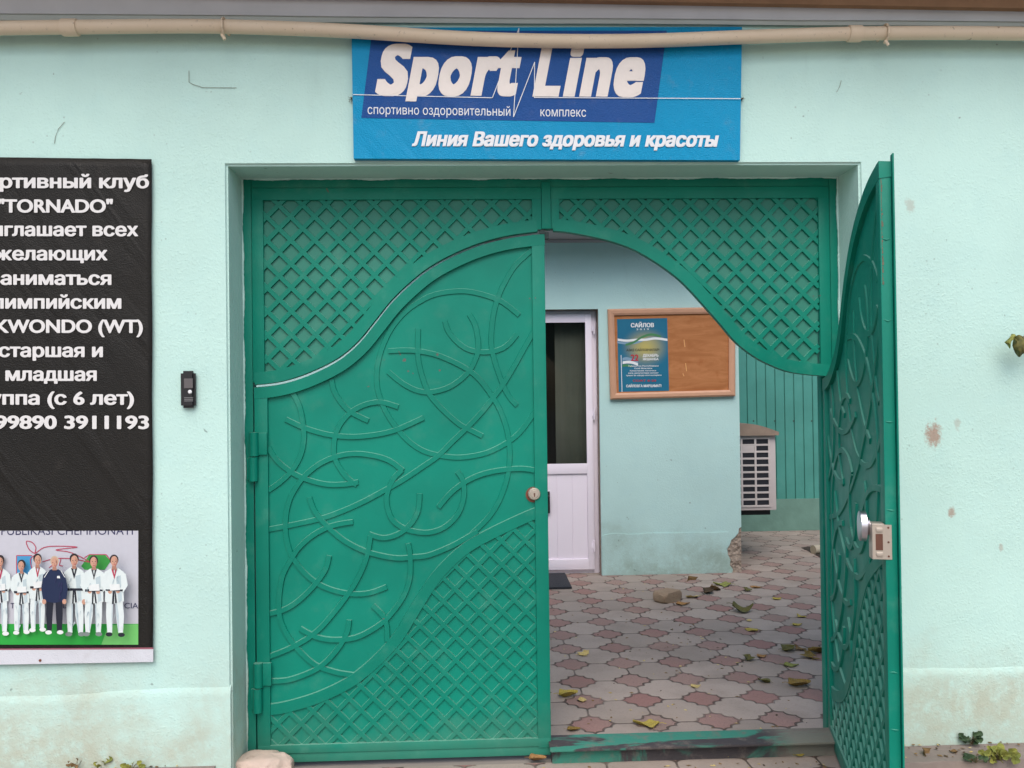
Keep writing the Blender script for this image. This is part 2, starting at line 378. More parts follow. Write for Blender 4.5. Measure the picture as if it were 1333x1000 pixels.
        if fixn:
            bm = bmesh.new(); bm.from_mesh(me); bmesh.ops.recalc_face_normals(bm, faces=bm.faces[:]); bm.to_mesh(me); bm.free()
        me.update()
        if smooth: me.polygons.foreach_set('use_smooth', [True]*len(me.polygons)); me.set_sharp_from_angle(angle=R(38))
        o = bpy.data.objects.new(name, me); COL.objects.link(o)
        if parent is not None: o.parent = parent
        else: o.location = off
        ORG[o.name] = off
        return o
ORG = {}
def tag(o, label=None, cat=None, group=None, kind=None):
    if label: o['label'] = label
    if cat: o['category'] = cat
    if group: o['group'] = group
    if kind: o['kind'] = kind
    return o
def empty(name, loc, label, cat, group=None):
    o = bpy.data.objects.new(name, None); COL.objects.link(o); o.location = loc; o.empty_display_size = .1
    ORG[o.name] = Vector(loc); return tag(o, label, cat, group)

def spline(pts, n=7):                                        # Catmull-Rom through the points
    out = []
    P_ = [pts[0]]+list(pts)+[pts[-1]]
    for i in range(1, len(P_)-2):
        a, b, c, d = P_[i-1:i+3]
        for k in range(n):
            t = k/n
            out.append(tuple(.5*(2*b[j]+(c[j]-a[j])*t+(2*a[j]-5*b[j]+4*c[j]-d[j])*t*t+(3*b[j]-a[j]-3*c[j]+d[j])*t**3) for j in range(len(b))))
    out.append(tuple(pts[-1])); return out
def offset(pts, d):
    out = []
    for i, (x, z) in enumerate(pts):
        a = pts[max(i-1, 0)]; b = pts[min(i+1, len(pts)-1)]; dx, dz = b[0]-a[0], b[1]-a[1]; l = math.hypot(dx, dz)
        out.append((x-dz/l*d, z+dx/l*d))
    return out
def clip_line(poly, p, d):                                   # parameter intervals of the line p + t d inside poly
    ts = []
    for i in range(len(poly)):
        a, b = poly[i], poly[(i+1) % len(poly)]
        ex, ez = b[0]-a[0], b[1]-a[1]; det = d[0]*(-ez)+ex*d[1]
        if abs(det) < 1e-12: continue
        rx, rz = a[0]-p[0], a[1]-p[1]
        t = (rx*(-ez)+ex*rz)/det; s_ = (d[0]*rz-d[1]*rx)/det
        if 0 <= s_ < 1: ts.append(t)
    ts.sort(); return [(ts[i], ts[i+1]) for i in range(0, len(ts)-1, 2)]
def lattice(mb, poly, node, p, wd, y0, y1):
    for k, (sx, dy) in enumerate(((1, 0.0), (-1, .0007))):
        for j in range(-45, 46):
            base = (node[0]+j*p, node[1]); d = (sx*.7071, .7071)
            for a, b in clip_line(poly, base, d):
                if b-a > .012:
                    mb.strip([(base[0]+d[0]*a, base[1]+d[1]*a), (base[0]+d[0]*b, base[1]+d[1]*b)], wd, y0-(dy if y0 < y1 else -dy), y1, .0016)

def text_polys(body, bold=0.0, space=1.0):
    """outlines of the built-in font, filled by winding number (its glyphs are drawn with overlapping strokes)"""
    c = bpy.data.curves.new('lettering', 'FONT'); c.body = body; c.size = 1; c.space_character = space; c.resolution_u = 5; c.fill_mode = 'NONE'
    o = bpy.data.objects.new('lettering', c); COL.objects.link(o)
    dg = bpy.context.evaluated_depsgraph_get(); dg.update()
    me = o.evaluated_get(dg).to_mesh()
    co = [Vector((v.co.x, v.co.y)) for v in me.vertices]; ed = [tuple(e.vertices) for e in me.edges]
    o.evaluated_get(dg).to_mesh_clear(); bpy.data.objects.remove(o); bpy.data.curves.remove(c)
    adj = {}
    for a, b in ed: adj.setdefault(a, []).append(b); adj.setdefault(b, []).append(a)
    seen = set(); loops = []
    for a in range(len(co)):
        if a in seen: continue
        l = [a]; seen.add(a)
        while True:
            nx = [q for q in adj.get(l[-1], []) if q not in seen]
            if not nx: break
            l.append(nx[0]); seen.add(nx[0])
        p = [co[q] for q in l]
        loops.append((min(q.x for q in p), max(q.x for q in p), min(q.y for q in p), max(q.y for q in p), p))
    vs, _, fs, _, _, _ = delaunay_2d_cdt(co, ed, [], 0, 1e-6)
    keep = []
    for f in fs:
        x = sum(vs[q].x for q in f)/len(f); y = sum(vs[q].y for q in f)/len(f); wn = 0
        for (xa, xb, ya, yb, p) in loops:
            if not (xa <= x <= xb and ya <= y <= yb): continue
            for k in range(len(p)):
                a, b = p[k-1], p[k]; cr = (b.x-a.x)*(y-a.y)-(x-a.x)*(b.y-a.y)
                if a.y <= y < b.y and cr > 0: wn += 1
                elif b.y <= y < a.y and cr < 0: wn -= 1
        if wn: keep.append(tuple(f))
    return [(v.x, v.y) for v in vs], keep
def put_text(mb, body, x0, x1, ybase, cap, Y, bold=0.02, shear=0.0, mi=0, slope=0.0, square=False, drop=-9, space=1.0):
    """text between picture columns x0..x1 on baseline ybase with capital height cap, laid on the plane Y; bold thickens the strokes"""
    vs, fs = text_polys(body, 0, space)
    vs = [(x, max(y, drop)) for x, y in vs]
    lo = min(v[0] for v in vs); hi = max(v[0] for v in vs)
    k = (x1-x0)/(hi-lo+2*bold); kv = cap/(.73+bold*1.2)
    ring = [(0, 0)]+([(math.cos(2*math.pi*i/10), math.sin(2*math.pi*i/10)) for i in range(16)] if bold > .008 else [])
    if square:
        q_ = [i/5-1 for i in range(10)]
        ring = [(0, 0)]+[(a, -1) for a in q_]+[(1, a) for a in q_]+[(-a, 1) for a in q_]+[(-1, -a) for a in q_]+[(a*.5, 0) for a in (-1, 1)]
    for n_, (ax, ay) in enumerate(ring):
        out = []
        for (x, y) in vs:
            yy = y+ay*bold*.6+bold*.6
            px = x0+(x-lo+bold+ax*bold)*k + shear*yy*kv; py = ybase - yy*kv + slope*(px-x0)
            out.append(at(px, py, Y-.00003*n_))
        mb.add(out, fs, mi)

# ================================================================== ground
GZ = -.03
mb = MB(); mb.face([(-60, -60, GZ-.012), (60, -60, GZ-.012), (60, 60, GZ-.012), (-60, 60, GZ-.012)])
tag(mb.build('ground', m_street, origin=(0, 0, GZ-.012)), kind='structure')
mb = MB(); mb.box(-5, 5, -2.2, .16, GZ-.008, GZ); tag(mb.build('street_pavement', m_pave_out), kind='structure')
mb = MB(); mb.box(-3.2, 7, .27, 6.3, GZ-.006, -.02); tag(mb.build('courtyard_paving', m_pave), kind='structure')
# raised concrete ledges along the foot of the wall, either side of the gate
random.seed(3)
def ledge(x0, x1, yf):
    mb = MB(); top = []; n_ = int((x1-x0)/.06)
    for i in range(n_+1):
        x = x0+(x1-x0)*i/n_; top.append((x, yf+random.uniform(-.008, .008)))
    poly = top+[(x1, .0), (x0, .0)]
    k = len(poly)
    vs = [(x, y-(.012 if i <= n_ else 0), GZ) for i, (x, y) in enumerate(poly)]+[(x, y, .07+random.uniform(-.006, .004)) for x, y in poly]
    mb.add(vs, [(i, (i+1) % k, k+(i+1) % k, k+i) for i in range(k)]+[tuple(range(k, 2*k))])
    return tag(mb.build('concrete_ledge', m_concrete), kind='structure')
ledge(1.49, 5, -.165); ledge(-5, -.99, -.03)
mb = MB(); random.seed(5)                                   # pale kerb slab lying in front of the right ledge
a = [atz(1206, 992, .045), atz(1290, 996, .045), atz(1300, 1030, .045), atz(1200, 1030, .045)]
mb.prism_z([(p.x, p.y) for p in a], GZ, .045)
tag(mb.build('kerb_stone', simple('pale_kerb', (176, 150, 128), .92, .2, 20, .003)), kind='structure')

# ================================================================== street wall with the gate opening
OL, OR_, OT = -.93, 1.474, 2.297
wall = empty('building', (0.27, .2, 0), 'mint green rendered building front with a square gate opening under a grey eave', 'building')
bm = bmesh.new()
def bmprism(bm, poly, y0, y1):
    a = [bm.verts.new((x, y0, z)) for x, z in poly]; b = [bm.verts.new((x, y1, z)) for x, z in poly]; k = len(poly)
    bm.faces.new(a); bm.faces.new(b[::-1])
    for i in range(k): bm.faces.new((a[i], b[i], b[(i+1) % k], a[(i+1) % k]))
    return a
poly = [(-5, -.1), (-5, 3.05), (5.2, 3.05), (5.2, -.1), (OR_, -.1), (OR_, OT), (OL, OT), (OL, -.1)]
a = bmprism(bm, poly, 0, .39)
bmesh.ops.recalc_face_normals(bm, faces=bm.faces[:])
ed = [e for e in bm.edges if all(v in a[4:8] for v in e.verts)]
bmesh.ops.bevel(bm, geom=ed, offset=.009, segments=3, affect='EDGES')
mb = MB(); mb.bm(bm)
wl = mb.build('wall', m_plaster, wall)
# slightly thicker plinth, with an uneven sloping top, either side
def plinth(x0, x1, zf):
    mb = MB(); random.seed(int(x0*10)+50); n_ = int((x1-x0)/.05); rows = []
    for i in range(n_+1):
        x = x0+(x1-x0)*i/n_; z = zf(x)+.004*math.sin(x*9)+random.uniform(-.002, .002)
        rows.append([(x, -.009, .0), (x, -.0085, z-.026), (x, -.006, z-.010), (x, .003, z+.012)])
    vs = [p for r_ in rows for p in r_]; fs = []
    for i in range(n_):
        for j in range(3): o = 4*i+j; fs.append((o, o+1, o+5, o+4))
    fs += [(0, 3, 2, 1), (4*n_, 4*n_+1, 4*n_+2, 4*n_+3)]
    mb.add(vs, fs); return mb.build('plinth', m_plaster, wall, True)
plinth(-5, OL-.004, lambda x: .35+(x+.93)*.018)
plinth(OR_+.004, 5.2, lambda x: .351)
# plaster lip smeared over the edge of the steel frame
mb = MB(); random.seed(8)
def lip(pts, dirv):
    prev = None; ph = random.uniform(0, 9)
    for i, (x, z) in enumerate(pts):
        d = .0035+.003*math.sin(i*.23+ph)*math.sin(i*.071+2*ph)+random.uniform(-.001, .0012); q = (x+dirv[0]*d, z+dirv[1]*d)
        cur = [(x-dirv[0]*.01, .19, z-dirv[1]*.01), (q[0], .196, q[1]), (q[0], .203, q[1]), (x-dirv[0]*.01, .205, z-dirv[1]*.01)]
        if prev: mb.add(prev+cur, [(0, 1, 5, 4), (1, 2, 6, 5), (2, 3, 7, 6)])
        prev = cur
lip([(OL+.01*i, OT) for i in range(0, 241)], (0, -1)); lip([(OL, OT-.01*i) for i in range(0, 228)], (1, 0)); lip([(OR_, OT-.01*i) for i in range(0, 228)], (-1, 0))
mb.build('plaster_edge', m_plaster, wall)
# eave: pale rim, grey flashing, brown roof sheet
def eave_band(pxs, Y0, Y1, mat, name, th=.004):
    (xa, ya0, ya1), (xb, yb0, yb1) = pxs
    A0, A1, B0, B1 = at(xa, ya0, Y0), at(xa, ya1, Y1), at(xb, yb0, Y0), at(xb, yb1, Y1)
    def ext(p, q, t): return p+(q-p)*t
    L0, R0_, L1, R1_ = ext(A0, B0, -.6), ext(A0, B0, 1.6), ext(A1, B1, -.6), ext(A1, B1, 1.6)
    up_ = Vector((0, th, th)); mb = MB(); N_ = 24
    random.seed(11)
    vs = []
    for i in range(N_+1):
        t = i/N_; j = Vector((0, 0, random.uniform(-.0012, .0012))); vs += [L0.lerp(R0_, t)+j, L1.lerp(R1_, t)+j, L1.lerp(R1_, t)+up_, L0.lerp(R0_, t)+up_]
    fs = []
    for i in range(N_):
        for k in range(4): fs.append((4*i+k, 4*i+(k+1) % 4, 4*i+4+(k+1) % 4, 4*i+4+k))
    mb.add(vs, fs); return mb.build(name, mat, wall)
eave_band(((0, 26, 17.5), (1333, 34.5, 28.5)), -.016, -.022, m_grey_rim, 'flashing_rim')
eave_band(((0, 17.5, -12), (1333, 28.5, 13)), -.028, -.05, m_grey_metal, 'flashing')
def roofsheet(x0, x1, ya, za, yb, zb, mat, name, pitch=.076, amp=.010):
    mb = MB(); N_ = int((x1-x0)/pitch*8); vs = []
    for i in range(N_+1):
        x = x0+(x1-x0)*i/N_; dz = amp*math.cos(2*math.pi*x/pitch)
        vs += [(x, ya, za+dz), (x, yb, zb+dz), (x, yb, zb+dz+.006), (x, ya, za+dz+.006)]
    fs = []
    for i in range(N_):
        for k in range(4): fs.append((4*i+k, 4*i+(k+1) % 4, 4*i+4+(k+1) % 4, 4*i+4+k))
    mb.add(vs, fs); return mb.build(name, mat, wall, True)
e0, e1 = at(600, 0, -.075), at(1333, 13, -.075)
sl_ = (e1.z-e0.z)/(e1.x-e0.x)
mb = MB(); za = e0.z+sl_*(-5-e0.x); zb = e0.z+sl_*(5.2-e0.x)
mb.add([(-5, -.06, za), (5.2, -.06, zb), (5.2, -.085, zb+.002), (-5, -.085, za+.002), (-5, -.06, za+.11), (5.2, -.06, zb+.11), (5.2, -.085, zb+.11), (-5, -.085, za+.11)],
       [(0, 1, 2, 3), (4, 5, 6, 7), (0, 1, 5, 4), (3, 2, 6, 7), (0, 3, 7, 4), (1, 2, 6, 5)])
mb.build('eave_batten', m_brown, wall)
roofsheet(-5, 5.2, -.36, 2.99, .5, 3.2, m_brown, 'roof')

# ================================================================== gate
gate = empty('metal_gate', ((OL+OR_)/2, .2, 0), 'green painted double metal gate with lattice arch, left leaf shut and right leaf swung open', 'gate')
YF = .2
s_px = [(332, 501.5), (356, 499), (380, 493.5), (406, 484), (432, 471.5), (450, 459.5), (468, 443), (486, 421), (510, 391), (536, 366), (560, 347.5), (590, 331), (624, 317), (660, 307.5), (700, 302)]
sL = spline([xz(x, y, YF) for x, y in s_px], 5)
sr_px = [(720, 301), (740, 303), (768, 308), (800, 316), (828, 327), (856, 343.5), (880, 361), (897, 377), (916, 398), (936, 420.5), (955, 443), (975, 460), (998, 473.5), (1031, 485.5), (1083, 491)]
sR = spline([xz(x, y, YF) for x, y in sr_px], 5)
top_in = xz(342, 260.6, YF)[1]; top_mid = xz(342, 244.5, YF)[1]
xl_fix = xz(328.5, 400, YF)[0]; xl_in = xz(343.5, 400, YF)[0]; xm = .272
xmr = xz(717, 270, YF)[0]; xml = xz(705, 270, YF)[0]; xlr = xz(692.5, 275, YF)[0]; xrl = xz(728, 275, YF)[0]
xr_in = xz(1066.5, 350, YF)[0]; xr_fix = xz(1081.5, 400, YF)[0]
# fixed frame
mb = MB()
mb.bbox(OL-.02, xl_fix-.002, YF+.004, YF+.06, -.03, OT+.02, .002)
mb.bbox(xr_fix+.003, OR_+.02, YF+.004, YF+.06, 1.505, OT+.02, .002); mb.bbox(1.4665, OR_+.02, YF+.004, YF+.1, -.03, 1.5045, .002); mb.bbox(1.434, 1.4925, YF+.106, YF+.145, -.02, 1.53, .002)
mb.bbox(xl_fix-.001, xr_fix+.002, YF+.005, YF+.06, top_mid, OT+.02, .002)
mb.bbox(xml, xmr, YF-.004, YF+.05, xz(710, 298, YF)[1], top_mid+.02, .002)
mb.build('frame', m_green, gate, True)
mb = MB()
a0, a1 = xz(703, 299, YF), xz(714.5, 303.5, YF)
mb.box(a0[0], a0[0]+.02, YF+.004, YF+.03, a1[1]-.002, a0[1]+.004); mb.box(a0[0]+.004, a1[0], YF+.012, YF+.04, a1[1]-.02, a1[1]+.006)
mb.build('latch_stop', simple('dark_latch', (44, 62, 58), .6, .2, 30), gate)
# transoms: frame, sheet and lattice of flat bars
def transom(x0, x1, xi0, xi1, sc, inner_dir, node, pitch):
    scv = sc if sc[0][0] < sc[-1][0] else sc[::-1]
    lo = offset(scv, .052)
    f = MB()
    f.bbox(x0, x1, YF, YF+.045, top_in, top_mid-.0015, .002)
    zl = lambda x: min(scv, key=lambda q: abs(q[0]-x))[1]
    f.bbox(x0, xi0, YF-.0006, YF+.044, zl(x0+.01)+.01, top_in+.001, .002); f.bbox(xi1, x1, YF-.0008, YF+.043, zl(x1-.01)+.01, top_in+.001, .002)
    f.strip([(min(max(x, x0), x1), z) for x, z in scv], .052, YF-.0012, YF+.024, .002, 0, .026)
    fo = f.build('transom_frame', m_green, gate, True)
    sp = [(xi0-.01, top_in+.01)]+[q for q in lo if xi0-.01 < q[0] < xi1+.01]
    poly = [(xi0-.012, top_in+.012), (xi1+.012, top_in+.012)]+[q for q in offset(scv, .04) if xi0-.012 < q[0] < xi1+.012][::-1]
    sh = MB(); sh.prism(poly, YF+.0155, YF+.018); s_ = sh.build('transom_sheet', m_green3, gate)
    l = MB(); lattice(l, poly, node, pitch, .0205, YF+.0065, YF+.0156); l.build('transom_lattice', m_green, gate)
transom(xl_fix, xml-.001, xl_in, xlr, sL, 1, xz(362, 266.4, YF), .0945)
transom(xmr+.001, xr_fix, xrl, xr_in, sR, -1, xz(782.4, 265.6, YF), .0915)

# ---- leaves, modelled in hinge-local coordinates (x away from the hinge, y into the yard, z up)
HX = xz(333, 760, YF)[0]; LW = xm-HX; ZB = -.018
def lf(px, py): q = xz(px, py, YF); return (q[0]-HX, q[1])
STROKES = [
 [(676,410),(660,397),(646,389),(620,381),(598,378.6),(570,382),(550,390),(528,405),(510,426),(498,450),(491,476),(490,500),(495,520),(504,540),(518,560),(532,575),(550,587),(570,593),(594,596),(616,594),(636,589),(658,578),(676,564),(690,546),(699,532)],
 [(694,324),(672,344),(658,366),(648,388),(642,412),(639.6,436),(640,452),(644,470),(650,488),(656,504),(664,518),(673,528)],
 [(579,418),(584,432),(596,446),(610,455),(628,458.5),(648,456),(662,448),(673,435)],
 [(611,409),(618,422),(622,440),(622.4,456),(618,470),(610,484),(596,497),(580,506),(560,510.6),(544,509),(530,503),(518,495),(505,484)],
 [(544,428),(543.6,444),(543.6,460),(545.5,475),(550,492),(557,510),(568,525),(584,541),(600,554),(616,562),(628,568)],
 [(505,457),(524,456),(544,457),(568,462),(592,472),(610,482),(624,494),(638,512),(650,532),(659,556),(663,578),(663.5,600),(660,624),(650,652),(636,674),(614,696)],
 [(698,426),(680,458),(670,476),(656,499),(642,518),(626,538),(608,557),(588,576),(570,594),(550,608),(526,624),(500,639),(470,655),(440,668),(416,676),(380,684),(349,690)],
 [(431,494),(434,508),(442,522),(454,535),(468,543),(479,548)],
 [(518,530),(500,524.5),(488,524),(472,528),(456,537),(444,550),(437,564),(434,580),(435,596),(442,610),(452,623),(464,632)],
 [(371,546),(390,555),(410,562),(432,567),(460,569),(490,566),(512,561),(532,553),(551,544)],
 [(379,509),(388,526),(393,546),(395,570),(391,592),(380,612),(364,628),(348,639)],
 [(348,582),(360,600),(380,616),(400,625),(424,631),(448,631),(466,628)],
 [(524,613),(508,601),(490,594.5),(464,591),(440,594),(416,604),(396,620),(384,636),(376,652),(371.5,672),(371,692),(374,710),(380,726),(394,745),(412,760),(432,769),(456,774),(480,773),(503,765)],
 [(523,612),(511,625),(504,642),(503,655),(506,668),(513,680),(531,690.5),(557,694),(580,686),(597,668),(604,645),(602,625),(595,614)],
 [(570.6,661),(587,642),(607,627),(630,617),(656,612),(679.5,610.5),(698,613)],
 [(546,643),(544,665),(534,683),(518,696),(498,701),(480,696)],
 [(402,648),(408,664),(418,678),(432,692),(450,706),(474,718),(500,725),(520,727.5),(536,726),(556,724),(580,715),(600,705),(622,692)],
 [(459,680),(440,683),(424,688),(406,698),(390,712),(380,726),(368,748),(363.5,770),(362.5,792),(365,810),(374,829),(388,847),(406,864),(420,871),(440,877),(460,880)],
 [(428,724),(424,740),(414,756),(400,772),(384,786),(368,795),(349,800)],
 [(482,698),(478,722),(471,742),(460,763),(447,782),(432,801),(418,817),(404,829),(388,839),(370,848),(349,856)],
 [(531,708),(533.5,722),(534,745),(531,762),(524,779),(512,796),(498,811),(480,823),(462,831),(440,834),(420,832.5),(404,827),(390,819)],
 [(454,808),(452,822),(445,837),(434,852),(420,866),(406,875),(386,883),(370,887),(349,888)],
 [(485,789),(498,802),(503,815),(504,836)],
]
BAND = [(702,667),(680,676),(640,695),(608,713),(584,734),(566,754),(550,778),(534,804),(518,830),(496,855),(474,875),(450,892),(412,909.6),(372,921.5),(346,925.5)]
def make_leaf(mirror, matF, matS):
    """returns the sheet object with its parts as children; the mirrored leaf is the other hand"""
    sg = -1 if mirror else 1
    S_ = [(x-HX, z) for x, z in sL]
    S_ = [q for q in S_ if q[0] >= 0]
    S_ = [(0, S_[0][1])]+S_
    if S_[-1][0] < LW: S_.append((LW, S_[-1][1]+.001))
    topc = [(x, z-.0072) for x, z in S_]
    T = .031
    def flip(mb):
        if mirror: mb.v = [(-x, y, z) for x, y, z in mb.v]
        return mb
    tw, bw = .052, .058
    inn = offset(topc, -.052)
    fr = MB()
    fr.bbox(0, tw, 0, T, ZB+.03, topc[0][1]-.005, .003); fr.bbox(LW-tw, LW, -.0004, T+.0004, ZB+.03, topc[-1][1]-.004, .003)
    fr.bbox(.0015, LW-.0015, -.0008, T+.0008, ZB+.036, ZB+.036+.034, .003)
    fr.bbox(.001, LW-.001, .004, T-.002, ZB, ZB+.0355, .002)
    fr.strip(topc, .05, -.0012, T+.0012, .003, 0, -.025)
    if mirror:                                               # meeting strip on the outer side of the second leaf, with weld beads along the tube
        fr.box(LW-.012, LW+.016, -.0055, -.0015, ZB+.01, topc[-1][1]+.016)
        for z in (1.85, 1.62, 1.33, 1.08, .62, .46, .30, .12): fr.tube([(LW-.0005, .004, z), (LW+.0003, T*.5, z+random.uniform(-.004, .004)), (LW-.0005, T-.004, z+.002)], [.001, .0024, .001], 8)
    tcv = offset(topc, -.035)
    tz = lambda x: min(tcv, key=lambda q: abs(q[0]-x))[1]
    poly = [(tw-.012, ZB+.06), (LW-tw+.012, ZB+.06), (LW-tw+.012, tz(LW-tw+.012))]+[q for q in tcv if tw-.01 < q[0] < LW-tw+.01][::-1]+[(tw-.012, tz(tw-.012))]
    sh = MB(); sh.prism(poly, T/2-.001, T/2+.001)
    leaf = flip(sh).build('gate_leaf', matS, None, origin=(0, 0, 0))
    leaf.parent = gate
    flip(fr).build('leaf_frame', matF, leaf, True, local=True)
    sc = MB(); side = (-1, 1)
    for sd_ in side:
        y1 = T/2+sd_*.0009
        for i, st in enumerate(STROKES):
            pts = spline([lf(x, y) for x, y in st], 4)
            sc.strip(pts, .0225, T/2+sd_*(.0056+.0002*i), y1, .002)
        b = spline([lf(x, y) for x, y in BAND], 5)
        sc.strip(b, .047, T/2+sd_*.0101, y1, .002)
    flip(sc).build('scrollwork', matF, leaf, local=True)
    la = MB(); b = [q for q in spline([lf(x, y) for x, y in BAND], 5) if tw-.01 < q[0] < LW-tw+.01]
    lp = [(b[-1][0], ZB+.06), (b[0][0], ZB+.06)]+[(x, z-.016) for x, z in b]
    for sd_ in side: lattice(la, lp, lf(562, 830.3), .0945, .0195, T/2+sd_*.0078, T/2+sd_*.0009)
    flip(la).build('leaf_lattice', matF, leaf, local=True)
    for (pa, pb, pc, pd) in (((331.5, 563), (331.5, 593.5), (329.5, 595), (329.5, 626)), ((337, 862), (337, 893.5), (331.5, 895), (331.5, 926))):
        h = MB()
        za, zb_, zc, zd = lf(*pa)[1], lf(*pb)[1], lf(*pc)[1], lf(*pd)[1]
        xa = lf(*pa)[0]
        h.tube([(xa, -.012, za), (xa, -.012, zb_)], .0175, 16); h.tube([(xa-.003, -.012, zc), (xa-.003, -.012, zd)], .0175, 16)
        h.bbox(xa+.004, xa+.05, -.010, .002, zb_+.004, za-.002, .002)
        h.bbox(xa-.03, xa-.004, -.008, .004, zd+.006, zc-.004, .002)
        flip(h).build('hinge', matF, leaf, True, local=True)
    return leaf, T, topc
left, T, topc = make_leaf(False, m_green, m_green2)
left.location = Vector((HX, YF, 0))-ORG[gate.name]
lc = lf(695.5, 643)
mb = MB(); mb.cyl_y(lc, .0245, -.009, .02, 32, 0, .004); mb.cyl_y(lc, .0165, -.0115, .0, 28, 0, .002)
lock = mb.build('lock_cylinder', m_brass, left, True, local=True)
mb = MB(); mb.box(lc[0]-.0022, lc[0]+.0022, -.0128, -.011, lc[1]-.010, lc[1]+.0); mb.disc((lc[0], lc[1]+.001), .0036, -.0127, 12)
mb.build('keyhole', m_lockhole, lock, local=True)
mb = MB(); mb.disc((lc[0]-.003, lc[1]-.004), .031, -.0004+.018-.0075, 24); mb.build('rust_ring', m_rust, left, local=True)
right, T, topc = make_leaf(True, m_green, m_green2)
tag(left, 'closed left leaf of the gate with scrollwork and round lock'); tag(right, 'open right leaf of the gate seen on its inner side with box lock')
RH = Vector((1.461, .272, .006)); RA = R(75.9)
right.location = RH-ORG[gate.name]; right.rotation_euler = (0, 0, RA)
mb = MB(); random.seed(12)
for i in range(30):
    z = 2.04-.011*i; a_ = T-.0035; mb.box(-LW-.0006, -LW-.0001, a_-random.uniform(.001, .005), a_, z, z+random.uniform(.006, .0125))
mb.build('rust_streak', simple('dull_rust', (110, 104, 88), .9, .3, 40), right, local=True)
# box lock with oval key pull on the inner face of the open leaf (local x runs to -LW, inner face at +y)
zl_ = 1.005; xe = -LW
mb = MB()
mb.bbox(xe+.006, xe+.05, T+.001, T+.036, zl_-.066, zl_+.036, .003)
mb.box(xe-.002, xe+.0055, T-.016, T+.0355, zl_-.064, zl_+.034)
mb.bbox(xe-.006, xe+.003, T+.008, T+.026, zl_+.013, zl_+.026, .003); mb.bbox(xe-.006, xe+.003, T+.008, T+.026, zl_-.056, zl_-.043, .003)
bl = mb.build('box_lock', m_brass, right, True, local=True)
mb = MB(); mb.box(xe-.0032, xe-.0015, T+.008, T+.027, zl_-.038, zl_+.008)
for z in (zl_-.055, zl_-.015, zl_+.026):
    mb.tube([(xe-.0024, T-.007, z), (xe-.003, T-.007, z)], .003, 10)
mb.build('lock_slot', m_lockhole, bl, local=True)
mb = MB()
vs = []; seg = 28
for (yy, k) in ((T+.034, .55), (T+.042, .6), (T+.044, 1), (T+.060, 1), (T+.062, .93)):
    for j in range(seg):
        g = 2*math.pi*j/seg; vs.append((xe+.05+.034*k*math.cos(g), yy, zl_+.022+.044*k*math.sin(g)))
fs = [(i*seg+j, i*seg+(j+1) % seg, (i+1)*seg+(j+1) % seg, (i+1)*seg+j) for i in range(4) for j in range(seg)]+[tuple(range(4*seg, 5*seg))]
mb.add(vs, fs); mb.build('lock_turn_knob', m_chrome, bl, True, local=True)
# threshold plate
n = NT('worn_threshold_paint', .7, .3); P = n.pos('w')
f = n.noise(1.6, 5, .6, n.vmath('ADD', n.vmath('MULTIPLY', P, (1.5, 5, 1)), (3.1, .4, 0)), 1.0)
c = n.mix(n.ramp(f, .46, .54), lin((66, 62, 64)), lin((58, 128, 110)))
c = n.mix(n.ramp(n.sep(P)[0], 1.12, 1.26, 0, .85), c, lin((132, 122, 112)))
c = n.mix(n.ramp(n.noise(14, 5, .7, P), .48, .7, 0, .6), c, lin((118, 108, 100)))
n.base(c).bump(n.noise(40, 4, .6, P), .002); m_thr = n.m
mb = MB(); mb.bbox(xm-.01, xr_fix+.02, .115, .262, .028, .038, .003); mb.box(xm+.0, xr_fix+.01, .15, .25, GZ-.01, .0285)
mb.build('threshold', m_thr, gate, True)

# ================================================================== things on the street wall
# --- blue sign
SY = -.03
sg = empty('sign_board', tuple(at(711, 208, SY)), 'blue printed sign with white slogan lettering hung above the gate', 'sign')
TL, TR, BR, BL = at(457.5, 36, SY), at(966, 35, SY), at(963.3, 208.7, SY), at(460.3, 206.5, SY)
mb = MB(); k = Vector((0, .028, 0)); mb.add([TL, TR, BR, BL, TL+k, TR+k, BR+k, BL+k], [(0, 1, 2, 3), (4, 5, 6, 7), (0, 1, 5, 4), (1, 2, 6, 5), (2, 3, 7, 6), (3, 0, 4, 7)])
mb.build('panel', m_cyan, sg)
mb = MB(); mb.face([at(x, y, SY-.0012) for x, y in ((484.5, 40), (868, 40), (852, 160), (470.3, 153.6))])
# thin lighter hem stripe at the left of the block
mb.build('dark_block', m_navy, sg)
mb = MB(); t = .8
def hline(mb, pts, wd, Y, mi=0):
    for a, b in zip(pts[:-1], pts[1:]):
        dx, dy = b[0]-a[0], b[1]-a[1]; l = math.hypot(dx, dy); nx, ny = -dy/l*wd/2, dx/l*wd/2
        ex, ey = dx/l*wd*.3, dy/l*wd*.3
        mb.face([at(a[0]+nx-ex, a[1]+ny-ey, Y), at(b[0]+nx+ex, b[1]+ny+ey, Y), at(b[0]-nx+ex, b[1]-ny+ey, Y), at(a[0]-nx-ex, a[1]-ny-ey, Y)], mi)
hline(mb, [(460, 123.2), (641, 127.4), (675.5, 37)], 1.0, SY-.0030); hline(mb, [(675.5, 37), (668.5, 152)], 1.0, SY-.0034); hline(mb, [(668.5, 152), (696, 81)], 1.0, SY-.0038); hline(mb, [(696, 81), (695.5, 127)], 1.0, SY-.0042); hline(mb, [(695.5, 127), (963.6, 128.5)], 1.0, SY-.0046)
mb.build('pulse_line', m_ink_white, sg)
mb = MB()
put_text(mb, 'S', 487, 527, 124.5, 71, SY-.002, .058, .19, square=True)
put_text(mb, 'port', 529, 671, 124.8, 78, SY-.002, .058, .19, square=True, drop=-.075, space=1.14)
put_text(mb, 'L', 693, 727, 126, 72, SY-.002, .058, .19, square=True)
put_text(mb, 'ine', 732, 834, 126, 78, SY-.002, .058, .19, square=True, space=1.14)
mb.build('large_lettering', m_ink_cream, sg)
mb = MB()
